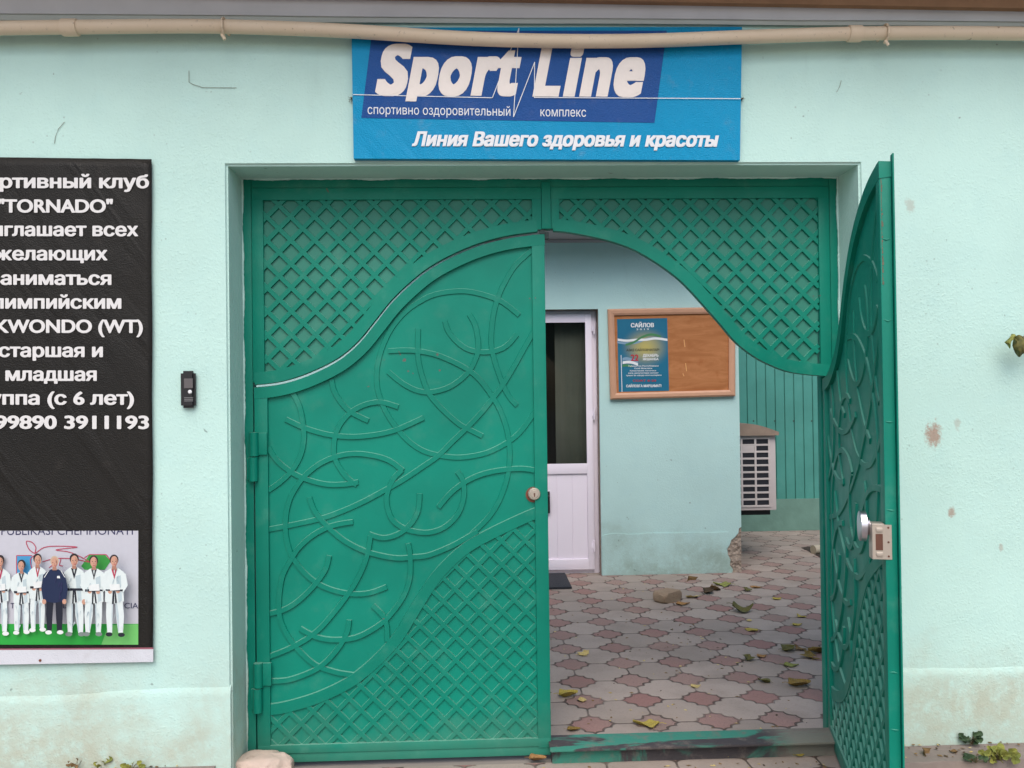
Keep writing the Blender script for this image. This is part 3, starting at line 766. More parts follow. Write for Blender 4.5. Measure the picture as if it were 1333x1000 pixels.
put_text(mb, 'спортивно оздоровительный', 478.5, 664.5, 148.5, 12.2, SY-.0024, .004, 0, 0, .013)
put_text(mb, 'комплекс', 703.5, 763, 151.5, 12.2, SY-.0024, .004, 0, 0, .01)
put_text(mb, 'Линия Вашего здоровья и красоты', 536, 933, 190.5, 19.5, SY-.0024, .05, .2, 0, .002, square=True)
mb.build('small_lettering', m_ink_white, sg)

for px_, py_ in ((457.0, 127), (966.8, 128)):
    mb = MB(); q = at(px_, py_, -.02); mb.tube([q, q+Vector((0, .024, 0))], .0028, 8); rr_ = random.Random(int(px_))
    for _ in range(9):
        a_ = rr_.uniform(0, 6.3); l_ = rr_.uniform(.006, .02); mb.tube([q+Vector((0, .01, 0)), q+Vector((l_*math.cos(a_), .015, l_*math.sin(a_)))], .0006, 4)
    mb.build('nail', m_stem, sg)

# --- black sports banner
BY = -.014
bn = empty('banner', tuple(at(66, 862, BY)), 'black vinyl banner with white Russian text and a team photo', 'banner')
tl, tr, br, bl_ = at(-68, 204, BY), at(197.3, 207.3, BY), at(199.3, 861.5, BY), at(-66, 866, BY)
mb = MB(); NX, NZ = 28, 60; vs = []; random.seed(4)
for j in range(NZ+1):
    for i in range(NX+1):
        u, v = i/NX, j/NZ; p = tl.lerp(tr, u).lerp(bl_.lerp(br, u), v)
        d = 0.0016*math.sin(v*9+u*3)+.001*math.sin(u*14+v*4)
        cr = max(0, 1-math.hypot((1-u)*1.4, v*4.5)); d += .005*cr*math.sin((1-u)*40+v*70)
        edge = (1-u)
        p = p+Vector((0, d*.35-.001, 0)); p.x += .0012*math.sin(v*23)*(u > .99)
        vs.append(p)
fs = [(j*(NX+1)+i, j*(NX+1)+i+1, (j+1)*(NX+1)+i+1, (j+1)*(NX+1)+i) for j in range(NZ) for i in range(NX)]
mb.add(vs, fs)
o = mb.build('sheet', m_black_vinyl, bn, True)
m_ = o.modifiers.new('thickness', 'SOLIDIFY'); m_.thickness = .0012; m_.offset = 1
mb = MB()
rows = [('Спортивный клуб', -57, 194, 245, 18.2), ('"TORNADO"', -3, 147, 277, 18.6), ('приглашает всех', -42, 180, 307.5, 18.2), ('желающих', -7, 140, 339, 18.2), ('заниматься', -13, 145, 371, 18.2),
        ('олимпийским', -26, 158, 402, 18.2), ('TAEKWONDO (WT)', -53, 186, 433.5, 18.6), ('старшая и', -2, 134, 465, 18.2), ('младшая', 7, 126, 496, 18.2), ('группа (с 6 лет)', -44, 174.5, 527, 18.4), ('+99890 3911193', -25, 194, 558.5, 18.6)]
for (s_, x0, x1, yb, cp) in rows: put_text(mb, s_, x0, x1, yb, cp, BY-.004, .04, 0, 0, .001)
mb.build('lettering', ink('banner_white', (216, 214, 212)), bn)
mb = MB(); mb.face([at(x, y, BY-.004) for x, y in ((-66, 846), (199.6, 845), (199.4, 861.8), (-66, 866.5))]); mb.build('hem', m_white_vinyl, bn)
mb = MB(); mb.face([at(x, y, BY-.0045) for x, y in ((-66, 845), (199.6, 843), (199.6, 845.2), (-66, 846.6))]); mb.build('pink_trim', ink('pink', (150, 92, 104)), bn)
# team photograph printed on the banner (flat print: shapes in layers of ink)
PX = {'backdrop': ink('backdrop', (190, 190, 198)), 'mat': ink('mat_green', (40, 160, 62)), 'navy': ink('navy', (44, 44, 84)), 'crest': ink('crest_red', (178, 58, 84)), 'green': ink('emblem_green', (58, 146, 64)), 'blue': ink('emblem_blue', (70, 150, 196)),
      'kit': ink('kit_white', (214, 224, 222)), 'kit2': ink('kit_shade', (182, 198, 202)), 'kit3': ink('kit_fold', (160, 178, 186)), 'skin2': ink('skin_shade', (168, 122, 104)), 'black': ink('belt_black', (34, 36, 48)), 'skin': ink('skin', (196, 150, 128)), 'hair': ink('hair', (44, 38, 40)), 'grey': ink('grey_hair', (188, 168, 146)), 'suit': ink('tracksuit', (26, 40, 72)), 'trouser': ink('trouser', (28, 32, 46)), 'shoe': ink('shoe', (222, 226, 224)), 'shoe2': ink('shoe_grey', (120, 132, 128)), 'mat2': ink('mat_light', (110, 190, 104)), 'red2': ink('collar_red', (150, 48, 66))}
PK = list(PX); pm = MB(); layer = [0]
def Z(x, y): return (x/4.545, 660+y/4.545)
def shp(pts, key, smooth=False):
    layer[0] += 1; Yl = BY-.004-.00018*layer[0]
    if smooth: pts = spline(pts+[pts[0]], 4)[:-1]
    pm.face([at(*Z(x, y), Yl) for x, y in pts], PK.index(key))
def oval(cx, cy, rx, ry, key): shp([(cx+rx*math.cos(2*math.pi*i/14), cy+ry*math.sin(2*math.pi*i/14)) for i in range(14)], key)
def outline(pts, wd, key):
    layer[0] += 1; Yl = BY-.004-.00018*layer[0]
    for a, b in zip(pts[:-1], pts[1:]):
        dx, dy = b[0]-a[0], b[1]-a[1]; l = math.hypot(dx, dy) or 1; nx, ny = -dy/l*wd/2, dx/l*wd/2
        pm.face([at(*Z(a[0]+nx, a[1]+ny), Yl), at(*Z(b[0]+nx, b[1]+ny), Yl), at(*Z(b[0]-nx, b[1]-ny), Yl), at(*Z(a[0]-nx, a[1]-ny), Yl)], PK.index(key))
shp([(-250, 141), (818, 141), (818, 815), (-250, 815)], 'backdrop')
shp([(-250, 692), (818, 692), (818, 815), (-250, 815)], 'mat'); shp([(640, 700), (818, 694), (818, 815), (600, 815)], 'mat2')
# printed heading, cropped by the top of the picture
vs, fs = text_polys('PUBLIKASI CHEMPIONATI', .02)
lo = min(v[0] for v in vs); hi = max(v[0] for v in vs); bmz = bmesh.new(); bv = [bmz.verts.new((8+(x-lo)*778/(hi-lo), 166-y*52/.73, 0)) for x, y in vs]
for f in fs:
    try: bmz.faces.new([bv[i] for i in f])
    except ValueError: pass
bmesh.ops.bisect_plane(bmz, geom=bmz.verts[:]+bmz.edges[:]+bmz.faces[:], plane_co=(0, 142, 0), plane_no=(0, -1, 0), clear_outer=True)
bmz.verts.index_update(); layer[0] += 1
pm.add([at(*Z(v.co.x, v.co.y+(v.co.x/800)*-2), BY-.004-.00018*layer[0]) for v in bmz.verts], [[v.index for v in f.verts] for f in bmz.faces], PK.index('navy')); bmz.free()
shp([(98, 290), (188, 290), (188, 400), (98, 400)], 'blue'); outline([(98, 400), (98, 288), (190, 288)], 5, 'crest')
shp([(480, 350), (530, 282), (620, 282), (655, 320), (620, 372), (500, 372)], 'green'); outline([(500, 300), (530, 282), (628, 282), (655, 318)], 5, 'crest')
outline(spline([(215, 280), (175, 255), (155, 205), (190, 210), (212, 240), (210, 272), (260, 240), (340, 232), (458, 238), (330, 254), (420, 270), (530, 326), (440, 308), (330, 305), (250, 325)], 4), 5, 'crest')
outline(spline([(215, 280), (180, 310), (190, 370)], 4), 5, 'crest'); outline([(360, 308), (350, 345), (372, 350)], 5, 'crest'); outline([(330, 330), (290, 360)], 5, 'crest')
layer[0] += 1
for (s_, a, b) in (('CIA', 736, 817), ('D', 372, 402), ('T', 62, 84)):
    vs, fs = text_polys(s_, .02); lo = min(v[0] for v in vs); hi = max(v[0] for v in vs)
    pm.add([at(*Z(a+(x-lo)*(b-a)/(hi-lo), 600-y*34/.73), BY-.004-.00018*layer[0]) for x, y in vs], fs, PK.index('navy'))
frnd = random.Random(5)
def athlete(cx, hy, foot, wd=1.0, belt='black', hair='hair', collar='black', suit=False, paper=True, shoe='shoe', lean=0):
    h = foot-hy; s_ = h/450.0; X = lambda v: cx+v*s_*wd; Y_ = lambda v: hy+v*s_
    X0 = X; X = lambda v: X0(v)+frnd.uniform(-2.2, 2.2); Y0_ = Y_; Y_ = lambda v: Y0_(v)+frnd.uniform(-2.2, 2.2)
    k, k2 = ('trouser', 'trouser') if suit else ('kit', 'kit2')
    for sgn in (-1, 1):
        shp([(X(sgn*4), Y_(235)), (X(sgn*44), Y_(232)), (X(sgn*48+lean), Y_(330)), (X(sgn*42+lean), Y_(425)), (X(sgn*16+lean), Y_(427)), (X(sgn*9), Y_(330))], k)
        shp([(X(sgn*8), Y_(280)), (X(sgn*14), Y_(250)), (X(sgn*20+lean), Y_(330)), (X(sgn*20+lean), Y_(420)), (X(sgn*15+lean), Y_(420))], k2)
        oval(X(sgn*34+lean), Y_(436), 19*s_, 12*s_, 'shoe' if suit else shoe)
    t = 'suit' if suit else 'kit'
    shp([(X(-20), Y_(72)), (X(20), Y_(72)), (X(52), Y_(92)), (X(50), Y_(180)), (X(52), Y_(255)), (X(0), Y_(266)), (X(-52), Y_(255)), (X(-50), Y_(180)), (X(-52), Y_(92))], t)
    if not suit: shp([(X(8), Y_(120)), (X(34), Y_(110)), (X(42), Y_(250)), (X(22), Y_(258))], 'kit2')
    for sgn in (-1, 1):
        if paper: shp([(X(sgn*40), Y_(88)), (X(sgn*62), Y_(104)), (X(sgn*74), Y_(165)), (X(sgn*48), Y_(205)), (X(sgn*24), Y_(198)), (X(sgn*46), Y_(160))], t); oval(X(sgn*22), Y_(200), 11*s_, 10*s_, 'skin')
        else: shp([(X(sgn*40), Y_(88)), (X(sgn*62), Y_(104)), (X(sgn*74), Y_(180)), (X(sgn*66), Y_(246)), (X(sgn*46), Y_(246)), (X(sgn*46), Y_(170))], t); oval(X(sgn*57), Y_(258), 12*s_, 15*s_, 'skin')
    if not suit:
        shp([(X(-16), Y_(74)), (X(-7), Y_(74)), (X(3), Y_(122)), (X(0), Y_(132))], collar); shp([(X(16), Y_(74)), (X(7), Y_(74)), (X(-3), Y_(122)), (X(0), Y_(132))], collar)
        shp([(X(-48), Y_(186)), (X(48), Y_(186)), (X(48), Y_(197)), (X(-48), Y_(197))], belt); shp([(X(-8), Y_(196)), (X(0), Y_(196)), (X(-4), Y_(270)), (X(-12), Y_(268))], belt); shp([(X(0), Y_(196)), (X(8), Y_(196)), (X(14), Y_(262)), (X(6), Y_(264))], belt)
        if paper: shp([(X(-26), Y_(160)), (X(30), Y_(156)), (X(32), Y_(192)), (X(-24), Y_(196))], 'shoe')
    else:
        outline([(X(-34), Y_(80)), (X(-58), Y_(120))], 4, 'shoe'); outline([(X(36), Y_(80)), (X(60), Y_(120))], 4, 'shoe'); shp([(X(14), Y_(112)), (X(32), Y_(112)), (X(32), Y_(124)), (X(14), Y_(124))], 'shoe')
    if not suit:                                             # creases of the cloth
        for _ in range(9):
            a_, b_ = frnd.uniform(-44, 44), frnd.uniform(100, 400); w_, h_ = frnd.uniform(-14, 14), frnd.uniform(16, 40)
            shp([(X(a_), Y_(b_)), (X(a_+5), Y_(b_+3)), (X(a_+w_), Y_(b_+h_))], frnd.choice(('kit2', 'kit3', 'kit2')))
    else:
        for _ in range(6):
            a_, b_ = frnd.uniform(-40, 40), frnd.uniform(100, 240); w_ = frnd.uniform(-12, 12)
            shp([(X(a_), Y_(b_)), (X(a_+7), Y_(b_+3)), (X(a_+w_), Y_(b_+36))], 'navy')
    shp([(X(-9), Y_(52)), (X(9), Y_(52)), (X(13), Y_(78)), (X(-13), Y_(78))], 'skin2')
    oval(X(0), Y_(24), 25*s_, 29*s_, hair); oval(X(0), Y_(34), 19*s_, 29*s_, 'skin'); oval(X0(7), Y0_(38), 10*s_, 22*s_, 'skin2'); oval(X0(-3), Y0_(36), 13*s_, 24*s_, 'skin'); shp([(X0(-1)-1, Y0_(34)), (X0(4), Y0_(46)), (X0(-3), Y0_(46))], 'skin2')
    for sgn in (-1, 1): oval(X(sgn*8), Y_(33), 3*s_, 2*s_, 'hair')
    oval(X(0), Y_(52), 6*s_, 1.8*s_, 'crest')
athlete(-118, 300, 760, .95); athlete(0, 290, 762, .9, collar='crest')
athlete(126, 318, 756, .95); athlete(222, 280, 742, .9, collar='crest', paper=True)
athlete(438, 280, 770, .98, lean=6, paper=False, shoe='shoe2'); athlete(556, 290, 768, 1.02, lean=-6, paper=True, shoe='shoe2'); athlete(676, 286, 770, 1.0, lean=5, collar='crest', shoe='black')
athlete(322, 294, 758, 1.02, hair='grey', suit=True, paper=False)
pm.build('photo_print', [PX[k] for k in PK], bn, fixn=False)
mb = MB(); q = at(52, 860, BY-.006); mb.tube([q, q+Vector((0, .012, 0))], .005, 10); mb.build('nail', m_rust, bn)

# --- intercom
ic = empty('intercom', tuple(at(244, 531, 0)), 'small black door intercom with a round button on the mint wall', 'intercom')
a, b = at(234.7, 483, -.02), at(254.2, 531, -.02)
mb = MB(); bm = bmesh.new(); bmesh.ops.create_cube(bm, size=1)
for v in bm.verts: v.co = Vector(((a.x+b.x)/2+v.co.x*(b.x-a.x), -.012+v.co.y*.026, (a.z+b.z)/2+v.co.z*(a.z-b.z)))
bmesh.ops.bevel(bm, geom=[e for e in bm.edges], offset=.009, segments=4, affect='EDGES'); mb.bm(bm)
mb.build('case', m_black, ic, True)
mb = MB(); c1, c2 = at(239.5, 493, -.026), at(251, 505.5, -.026); m_icg = simple('intercom_grey', (92, 88, 88), .5, .1, 40)
mb.bbox(c1.x, c2.x, -.0275, -.022, c2.z, c1.z, .0012); mb.build('camera_window', m_icg, ic)
mb = MB()
for k_ in (517.5, 519.6, 521.7): p = at(239.8, k_, -.026); p2 = at(251.3, k_+.7, -.026); mb.box(p.x, p2.x, -.0262, -.023, p2.z, p.z)
mb.build('speaker_grille', simple('intercom_slots', (122, 122, 122), .5, .1, 40), ic)
mb = MB(); q = at(247.2, 510.3, -.026); mb.cyl_y((q.x, q.z), .0075, -.029, -.022, 20, 0, .003); mb.build('button', simple('white_button', (225, 225, 225), .3, .02, 5), ic, True)

# --- cream pipe
PY = -.062
pp = empty('pipe', tuple(at(660, 46, PY)), 'cream painted pipe sagging along the wall below the eave', 'pipe')
pts = spline([tuple(at(x, y, PY)) for x, y in ((-500, 44), (-250, 40), (0, 36.6), (100, 35.4), (240, 34.2), (340, 36), (460, 41), (602, 50), (724, 53.5), (845, 53), (980, 48), (1108, 44), (1225, 43), (1333, 44), (1600, 47), (1900, 50))], 6)
mb = MB(); mb.tube(pts, .0255, 18); mb.build('pipe_run', m_cream, pp, True)
for (xa, xb, yc) in ((81, 101.5, 36), (1104, 1121, 44)):
    mb = MB(); A, B = at(xa, yc, PY), at(xb, yc, PY); d = (B-A).normalized()
    mb.tube([A-d*.001, A, A+d*.004, B-d*.004, B, B+d*.001], [.026, .0295, .031, .031, .0295, .026], 18); mb.build('coupling', m_cream, pp, True)
for (xc, yc) in ((292, 36), (1152, 44)):
    mb = MB(); A = at(xc, yc, PY)
    mb.tube([A+Vector((0, .03+.033*math.cos(R(g))-.03, .033*math.sin(R(g)))) for g in range(20, 300, 20)], .0045, 8)
    mb.tube([A+Vector((-.006, -.012, -.030)), A+Vector((.006, -.014, -.05))], .006, 8); mb.tube([A+Vector((0, .03, 0)), Vector((A.x, .0, A.z))], .006, 8)
    mb.build('clip', m_cream, pp, True)

# --- hanging threads / cracks of cobweb
for (pl, lab) in (([(246, 92), (246, 107), (251, 110), (264, 114), (308, 114.5)], 'thin dark thread caught on the wall above the banner corner, bent at a right angle'), ([(84, 159), (76, 168), (72, 178), (71, 187)], 'short curved thread on the wall just above the black banner'), ([(1095, 105), (1093, 113), (1089, 120)], 'short straight thread on the wall right of the blue sign')):
    mb = MB(); mb.tube([at(x, y, -.003) for x, y in pl], .0008, 5); tag(mb.build('thread', m_stem), lab, 'thread', 'threads on the wall')

# --- stone at the foot of the closed leaf
bm = bmesh.new(); bmesh.ops.create_icosphere(bm, subdivisions=4, radius=1)
from mathutils import noise as mn
for v in bm.verts:
    p = v.co.copy(); d = 1+.3*mn.noise(p*1.3+Vector((3, 1, 2)))+.10*mn.noise(p*3)+.05*abs(mn.noise(p*7))+.02*mn.noise(p*16); q = p*d
    q.x = max(-.95, min(.95, q.x)); q.z = max(-.8, min(.8+.15*q.x, q.z)); v.co = Vector((q.x*.108, q.y*.075, q.z*.06))
mb = MB(); mb.bm(bm); c = atz(352, 1004, GZ); mb.v = [(x+c.x+.0, y+.09, z+GZ+.047) for x, y, z in mb.v]
tag(mb.build('stone', m_rock, None, True), 'pale pinkish stone wedged against the foot of the closed gate leaf', 'stone')

# ================================================================== courtyard
CY = 3.56
bd = empty('building', (1.0, CY, -.02), 'mint courtyard building with a white glazed door and a broken bottom corner', 'building')
XC = at(963, 560, CY).x; ZT = 2.74
# plaster skin with an irregular hole at the bottom corner, masonry core behind it
notch = [(xz(x, y, CY)[0], xz(x, y, CY)[1]) for x, y in ((966.5, 686), (962, 688), (961, 694), (957, 699), (952, 703), (950, 709), (946.5, 715), (947.5, 722), (951, 729), (950, 736), (954, 741), (953, 746.5))]
dL = at(711, 600, CY).x-.62; dR = at(781.5, 600, CY).x; dT = at(760, 402.5, CY).z
pl = [(-3.2, -.05), (-3.2, ZT), (XC, ZT)]+[(XC, notch[0][1])]+notch[1:]+[(notch[-1][0], -.05), (dR, -.05), (dR, dT), (dL, dT), (dL, -.05)]
mb = MB(); mb.prism(pl, CY, CY+.02)
mb.build('wall', m_plaster_court, bd)
mb = MB(); mb.box(-3.2, dL-.0, CY+.0205, CY+.3, -.05, ZT); mb.box(dR+.0, XC-.012, CY+.0205, CY+.3, -.05, ZT); mb.box(dL, dR, CY+.0205, CY+.3, dT+.0, ZT); mb.box(XC-.3, XC-.013, CY+.3005, CY+2.0, -.05, ZT)
mb.build('masonry', m_masonry, bd)
mb = MB()                                                    # crumbled relief inside the broken corner
bm = bmesh.new(); random.seed(2)
gx = [notch[6][0]+(XC-notch[6][0]+.0)*i/12 for i in range(-1, 13)]; gz = [-.03+(notch[0][1]+.03)*j/22 for j in range(23)]
gv = [[bm.verts.new((x, CY+.009+.008*mn.noise(Vector((x*14, 0, z*14)))+.005*mn.noise(Vector((x*45, 3, z*45))), z)) for x in gx] for z in gz]
for j in range(22):
    for i in range(13): bm.faces.new((gv[j][i], gv[j][i+1], gv[j+1][i+1], gv[j+1][i]))
mb.bm(bm); mb.build('broken_corner', m_masonry, bd)
mb = MB(); mb.box(XC-.0125, XC-.0, CY+.0203, CY+2.0, notch[0][1]+.0, ZT); mb.build('side_plaster', m_plaster_court, bd)
# low plinth step on the courtyard wall
zs = at(860, 694, CY).z; pz = [(dR+.006, -.03), (dR+.006, zs-.01)]+[(dR+.006+(notch[4][0]-dR-.03)*i/14, zs+random.uniform(-.005, .005)) for i in range(1, 15)]+[(notch[5][0]-.012, notch[5][1]), (notch[6][0]-.01, notch[6][1]), (notch[8][0]-.012, notch[8][1]), (notch[11][0]-.012, -.03)]
mb = MB(); mb.prism(pz, CY-.006, CY+.001); mb.build('plinth', m_plaster_court, bd)
# eave over the yard
zs0 = at(748, 313.5, CY-.02).z
mb = MB(); mb.box(-3.2, XC+.15, CY-.016, CY-.001, zs0-.012, zs0+.008); mb.box(-3.2, XC+.3, CY-.42, CY-.0005, zs0+.012, zs0+.03); mb.build('soffit', m_soffit, bd)
ef = at(748, 303.5, CY-.42).z
mb = MB(); mb.box(-3.2, XC+.3, CY-.445, CY-.4205, zs0-.0+.008, zs0+.16); mb.build('fascia', m_fascia, bd)
mb = MB(); mb.box(-3.2, XC+.3, CY-.45, CY+2.2, zs0+.161, zs0+.2); mb.build('roof', m_brown, bd)
# white glazed door
DY = CY+.10
fx1 = at(778, 600, DY).x; fz1 = at(740, 405.5, DY).z; fx0 = dL+.01; zb0 = .0
d = MB()
d.bbox(fx0, fx0+.05, DY, DY+.06, -.02, fz1, .004); d.bbox(fx1-.045, fx1, DY-.001, DY+.06, -.02, fz1, .004); d.bbox(fx0+.049, fx1-.044, DY+.001, DY+.06, fz1-.05, fz1, .004); d.bbox(fx0+.05, fx1-.045, DY+.002, DY+.06, -.02, .015, .003)
d.box(fx1+.0005, dR+.02, DY+.02, DY+.05, -.02, dT+.02); d.box(fx0-.06, dR+.02, DY+.021, DY+.05, fz1+.0005, dT+.02)
frm = d.build('door_frame', m_white_pvc, bd, True)
sx0, sx1 = fx0+.03, at(772.5, 600, DY-.02).x; sz0, sz1 = at(740, 742, DY-.02).z, at(740, 409, DY-.02).z
gx1 = at(763, 520, DY-.02).x; gz0, gz1 = at(740, 603.8, DY-.02).z, at(740, 420, DY-.02).z; rz = at(740, 617, DY-.02).z; pz0 = at(740, 728, DY-.02).z; gx0 = sx0+(sx1-gx1)
s_ = MB(); Y0, Y1 = DY-.022, DY-.002
s_.bbox(sx0, gx0, Y0, Y1, sz0, sz1, .004); s_.bbox(gx1, sx1, Y0-.0004, Y1, sz0, sz1, .004)
for z0, z1 in ((gz1, sz1), (rz, gz0), (sz0, pz0)): s_.bbox(gx0-.002, gx1+.002, Y0-.0008, Y1, z0, z1, .004)
dr = s_.build('door', m_white_pvc, bd, True)
p_ = MB(); nb = 7; bwid = (gx1-gx0)/nb
for i in range(nb): p_.bbox(gx0+i*bwid+.0012, gx0+(i+1)*bwid-.0012, Y0+.012, Y1, pz0-.004, rz+.004, .0025)
p_.box(gx0, gx1, Y0+.0165, Y1-.001, pz0-.004, rz+.004); p_.build('lower_panel', m_white_pvc, dr)
p_ = MB(); p_.box(gx0-.004, gx1+.004, Y0+.010, Y0+.016, gz0-.004, gz1+.004); p_.build('glass', m_glass, dr)
for (py, hh) in ((428, 26), (539, 24), (711, 20)):
    h = MB(); p = at(773.5, py, Y0); z_ = p.z; h.tube([(p.x, Y0-.006, z_-.045), (p.x, Y0-.006, z_+.045)], .008, 12); h.bbox(p.x-.02, p.x+.0, Y0-.006, Y0+.001, z_-.02, z_+.02, .002); h.build('hinge', m_white_pvc, dr, True)
h = MB(); p = at(714.5, 652, Y0); h.bbox(p.x-.02, p.x+.008, Y0-.012, Y0, p.z-.1, p.z+.075, .004); h.tube([(p.x-.004, Y0-.01, p.z+.04), (p.x-.004, Y0-.045, p.z+.04), (p.x-.11, Y0-.05, p.z+.04)], .008, 10)
h.build('handle', m_black, dr, True)
# dim room seen through the glass
rm = MB(); rx0, rx1, ry0, ry1, rz0, rz1 = dL-.8, dR+.4, DY+.07, DY+1.9, -.02, 2.4
rm.add([(rx0, ry0, rz0), (rx1, ry0, rz0), (rx1, ry1, rz0), (rx0, ry1, rz0), (rx0, ry0, rz1), (rx1, ry0, rz1), (rx1, ry1, rz1), (rx0, ry1, rz1)], [(0, 1, 2, 3), (4, 7, 6, 5), (3, 2, 6, 7), (0, 3, 7, 4), (1, 5, 6, 2)])
rm.build('room', m_room, bd, fixn=False)
cu = MB(); vs = []; N_ = 60; cx0, cx1 = at(723, 500, DY+.1).x, at(775, 500, DY+.1).x
for i in range(N_+1):
    x = cx0+(cx1-cx0)*i/N_; y = DY+.12+.0015*math.sin(i*.9+.8*math.sin(i*.31))
    vs += [(x, y, .1), (x, y, 2.1)]
cu.add(vs, [(2*i, 2*i+1, 2*i+3, 2*i+2) for i in range(N_)]); o = cu.build('curtain', m_curtain, bd, True); mm = o.modifiers.new('t', 'SOLIDIFY'); mm.thickness = .003

# --- noticeboard and its poster
NY = CY-.03
nbd = empty('noticeboard', tuple(at(875, 520, NY)), 'orange plywood noticeboard in a pale wooden frame beside the white door', 'noticeboard')
ptl, ptr, pbr, pbl = (791.2, 402.5), (957, 399.5), (957.3, 515.8), (794.8, 520.2)
A = [at(*q, NY) for q in (ptl, ptr, pbr, pbl)]
def inset(P4, d):
    c_ = sum(P4, Vector())/4; out = []
    for p in P4: out.append(Vector((p.x+(d if p.x < c_.x else -d), p.y, p.z+(d if p.z < c_.z else -d))))
    return out
B = inset(A, .05)
mb = MB()
for i in range(4):
    a, b, c_, d_ = A[i], A[(i+1) % 4], B[(i+1) % 4], B[i]
    mid = [(a*.75+d_*.25)+Vector((0, -.008, 0)), (b*.75+c_*.25)+Vector((0, -.008, 0)), (b*.3+c_*.7)+Vector((0, -.007, 0)), (a*.3+d_*.7)+Vector((0, -.007, 0))]
    k = Vector((0, .028, 0))
    mb.add([a+k, b+k, a, b, *mid[:2], mid[3], mid[2], d_, c_, d_+k, c_+k], [(0, 1, 3, 2), (2, 3, 5, 4), (4, 5, 7, 6), (6, 7, 9, 8), (8, 9, 11, 10)])
mb.build('frame', m_frame_wood, nbd)
mb = MB(); mb.add([p+Vector((0, .012, 0)) for p in inset(A, .04)]+[p+Vector((0, .026, 0)) for p in inset(A, .04)], [(0, 1, 2, 3), (4, 5, 6, 7), (0, 1, 5, 4), (1, 2, 6, 5), (2, 3, 7, 6), (3, 0, 4, 7)])
mb.build('board', m_ply, nbd)
mb = MB()
for (x, y, l) in ((890.4, 447, 9), (892.5, 478, 10), (889, 488, 3)):
    mb = MB(); hline(mb, [(x, y-l/2), (x+1.2, y+l/2)], 1.1, NY+.0105); mb.build('scratch', ink('scratch', (214, 160, 104)), nbd)
QY = NY+.0108
ps = empty('poster', tuple(at(837, 510, QY)), 'blue election poster with white lettering pinned to the left of the orange noticeboard', 'poster')
P4 = [at(*q, QY) for q in ((803.2, 415.6), (868.5, 414.2), (871, 508.8), (805.5, 510.2))]
mb = MB(); k = Vector((0, .0008, 0)); cen = sum(P4, Vector())/4
pmesh = mb.add(P4+[p+k for p in P4], [(0, 1, 2, 3), (4, 5, 6, 7), (0, 1, 5, 4), (1, 2, 6, 5), (2, 3, 7, 6), (3, 0, 4, 7)])
o = mb.build('sheet', m_poster, ps)
for v in o.data.vertices: v.co = v.co+ORG[ps.name]-cen
o.location = cen-ORG[ps.name]
def pz_(X, Y): return (790+X/7.405, 395+Y/7.405)
mb = MB(); ty = QY-.0012
def pt(s_, X0, X1, Yb, cap, bold=.02, mi=0): a = pz_(X0, Yb); b = pz_(X1, Yb); put_text(mb, s_, a[0], b[0], a[1], cap/7.405, ty, bold, 0, mi, -.01)
pt('САЙЛОВ', 230, 455, 232, 42, .05); pt('2 0 1 9', 284, 405, 258, 16); pt('АЗИЗ САЙЛОВЧИЛАР!', 188, 505, 462, 24, .02, 1); pt('22', 230, 306, 556, 66, .04, 2)
pt('ДЕКАБРЬ', 346, 498, 516, 28, .045); pt('ЯКШАНБА', 346, 498, 550, 24, .045)
for i, (s_, a, b) in enumerate((('Ўзбекистон Республикаси', 206, 498), ('Олий Мажлиси', 264, 436), ('Қонунчилик палатаси', 222, 474), ('халқ депутатлари вилоят', 204, 498), ('туман ва шаҳар кенгашларига', 184, 526))): pt(s_, a, b, 612+i*22.5, 15, .02)
pt('СОАТ 8-20', 250, 475, 756, 20, .03, 2); pt('САЙЛОВГА МАРҲАМАТ!', 186, 526, 810, 26, .04)
mb.build('lettering', [m_ink_white, m_ink_dark, m_ink_red], ps)
mb = MB()
def ribbon(pts, w0, mi, dY):
    pts = spline(pts, 6); vs = []
    for (x, y) in pts: vs += [at(*pz_(x, y-w0/2), ty+dY), at(*pz_(x, y+w0/2), ty+dY)]
    mb.add(vs, [(2*i, 2*i+1, 2*i+3, 2*i+2) for i in range(len(pts)-1)], mi)
ribbon([(100, 375), (180, 385), (280, 380), (380, 345), (480, 335), (584, 352)], 20, 2, .0006)
ribbon([(104, 350), (190, 360), (280, 352), (380, 350), (470, 338), (584, 352)], 22, 0, .0004)
ribbon([(180, 400), (260, 375), (340, 325), (430, 300), (520, 320)], 22, 1, .0002)
hline(mb, [pz_(137, 500), pz_(146, 852)], .8, ty+.0003, 0)
ribbon([(150, 540), (190, 532), (240, 545), (300, 562)], 28, 2, .0005); ribbon([(152, 572), (200, 566), (250, 572), (300, 590)], 26, 0, .0003); ribbon([(150, 602), (190, 598), (240, 606)], 24, 1, .0001)
mb.build('flag_print', [m_ink_white, m_ink_green, m_ink_greyblue], ps)

# --- green sheet-metal fence
FY = 5.55
fn = empty('fence', (3.6, FY, -.02), 'green ribbed sheet metal fence on a low concrete base across the yard', 'fence')
zb1 = at(1020, 649.5, FY).z
mb = MB(); vs = []; xs = []; x = XC+.01; rp = .098
while x < 7: xs += [(x, 0), (x+rp-.014, 0), (x+rp-.010, .014), (x+rp-.002, .014)]; x += rp
for (x, y) in xs: vs += [(x, FY+y, zb1), (x, FY+y, 2.6)]
mb.add(vs, [(2*i, 2*i+1, 2*i+3, 2*i+2) for i in range(len(xs)-1)]); o = mb.build('panel', m_green_fence, fn, fixn=False)
mm = o.modifiers.new('t', 'SOLIDIFY'); mm.thickness = .0012
mb = MB(); mb.box(XC-.005, 7, FY-.02, FY+.12, -.05, zb1); mb.build('base', m_plinth_court, fn)
m_screw = simple('screw_heads', (60, 84, 76), .5, .2, 30)
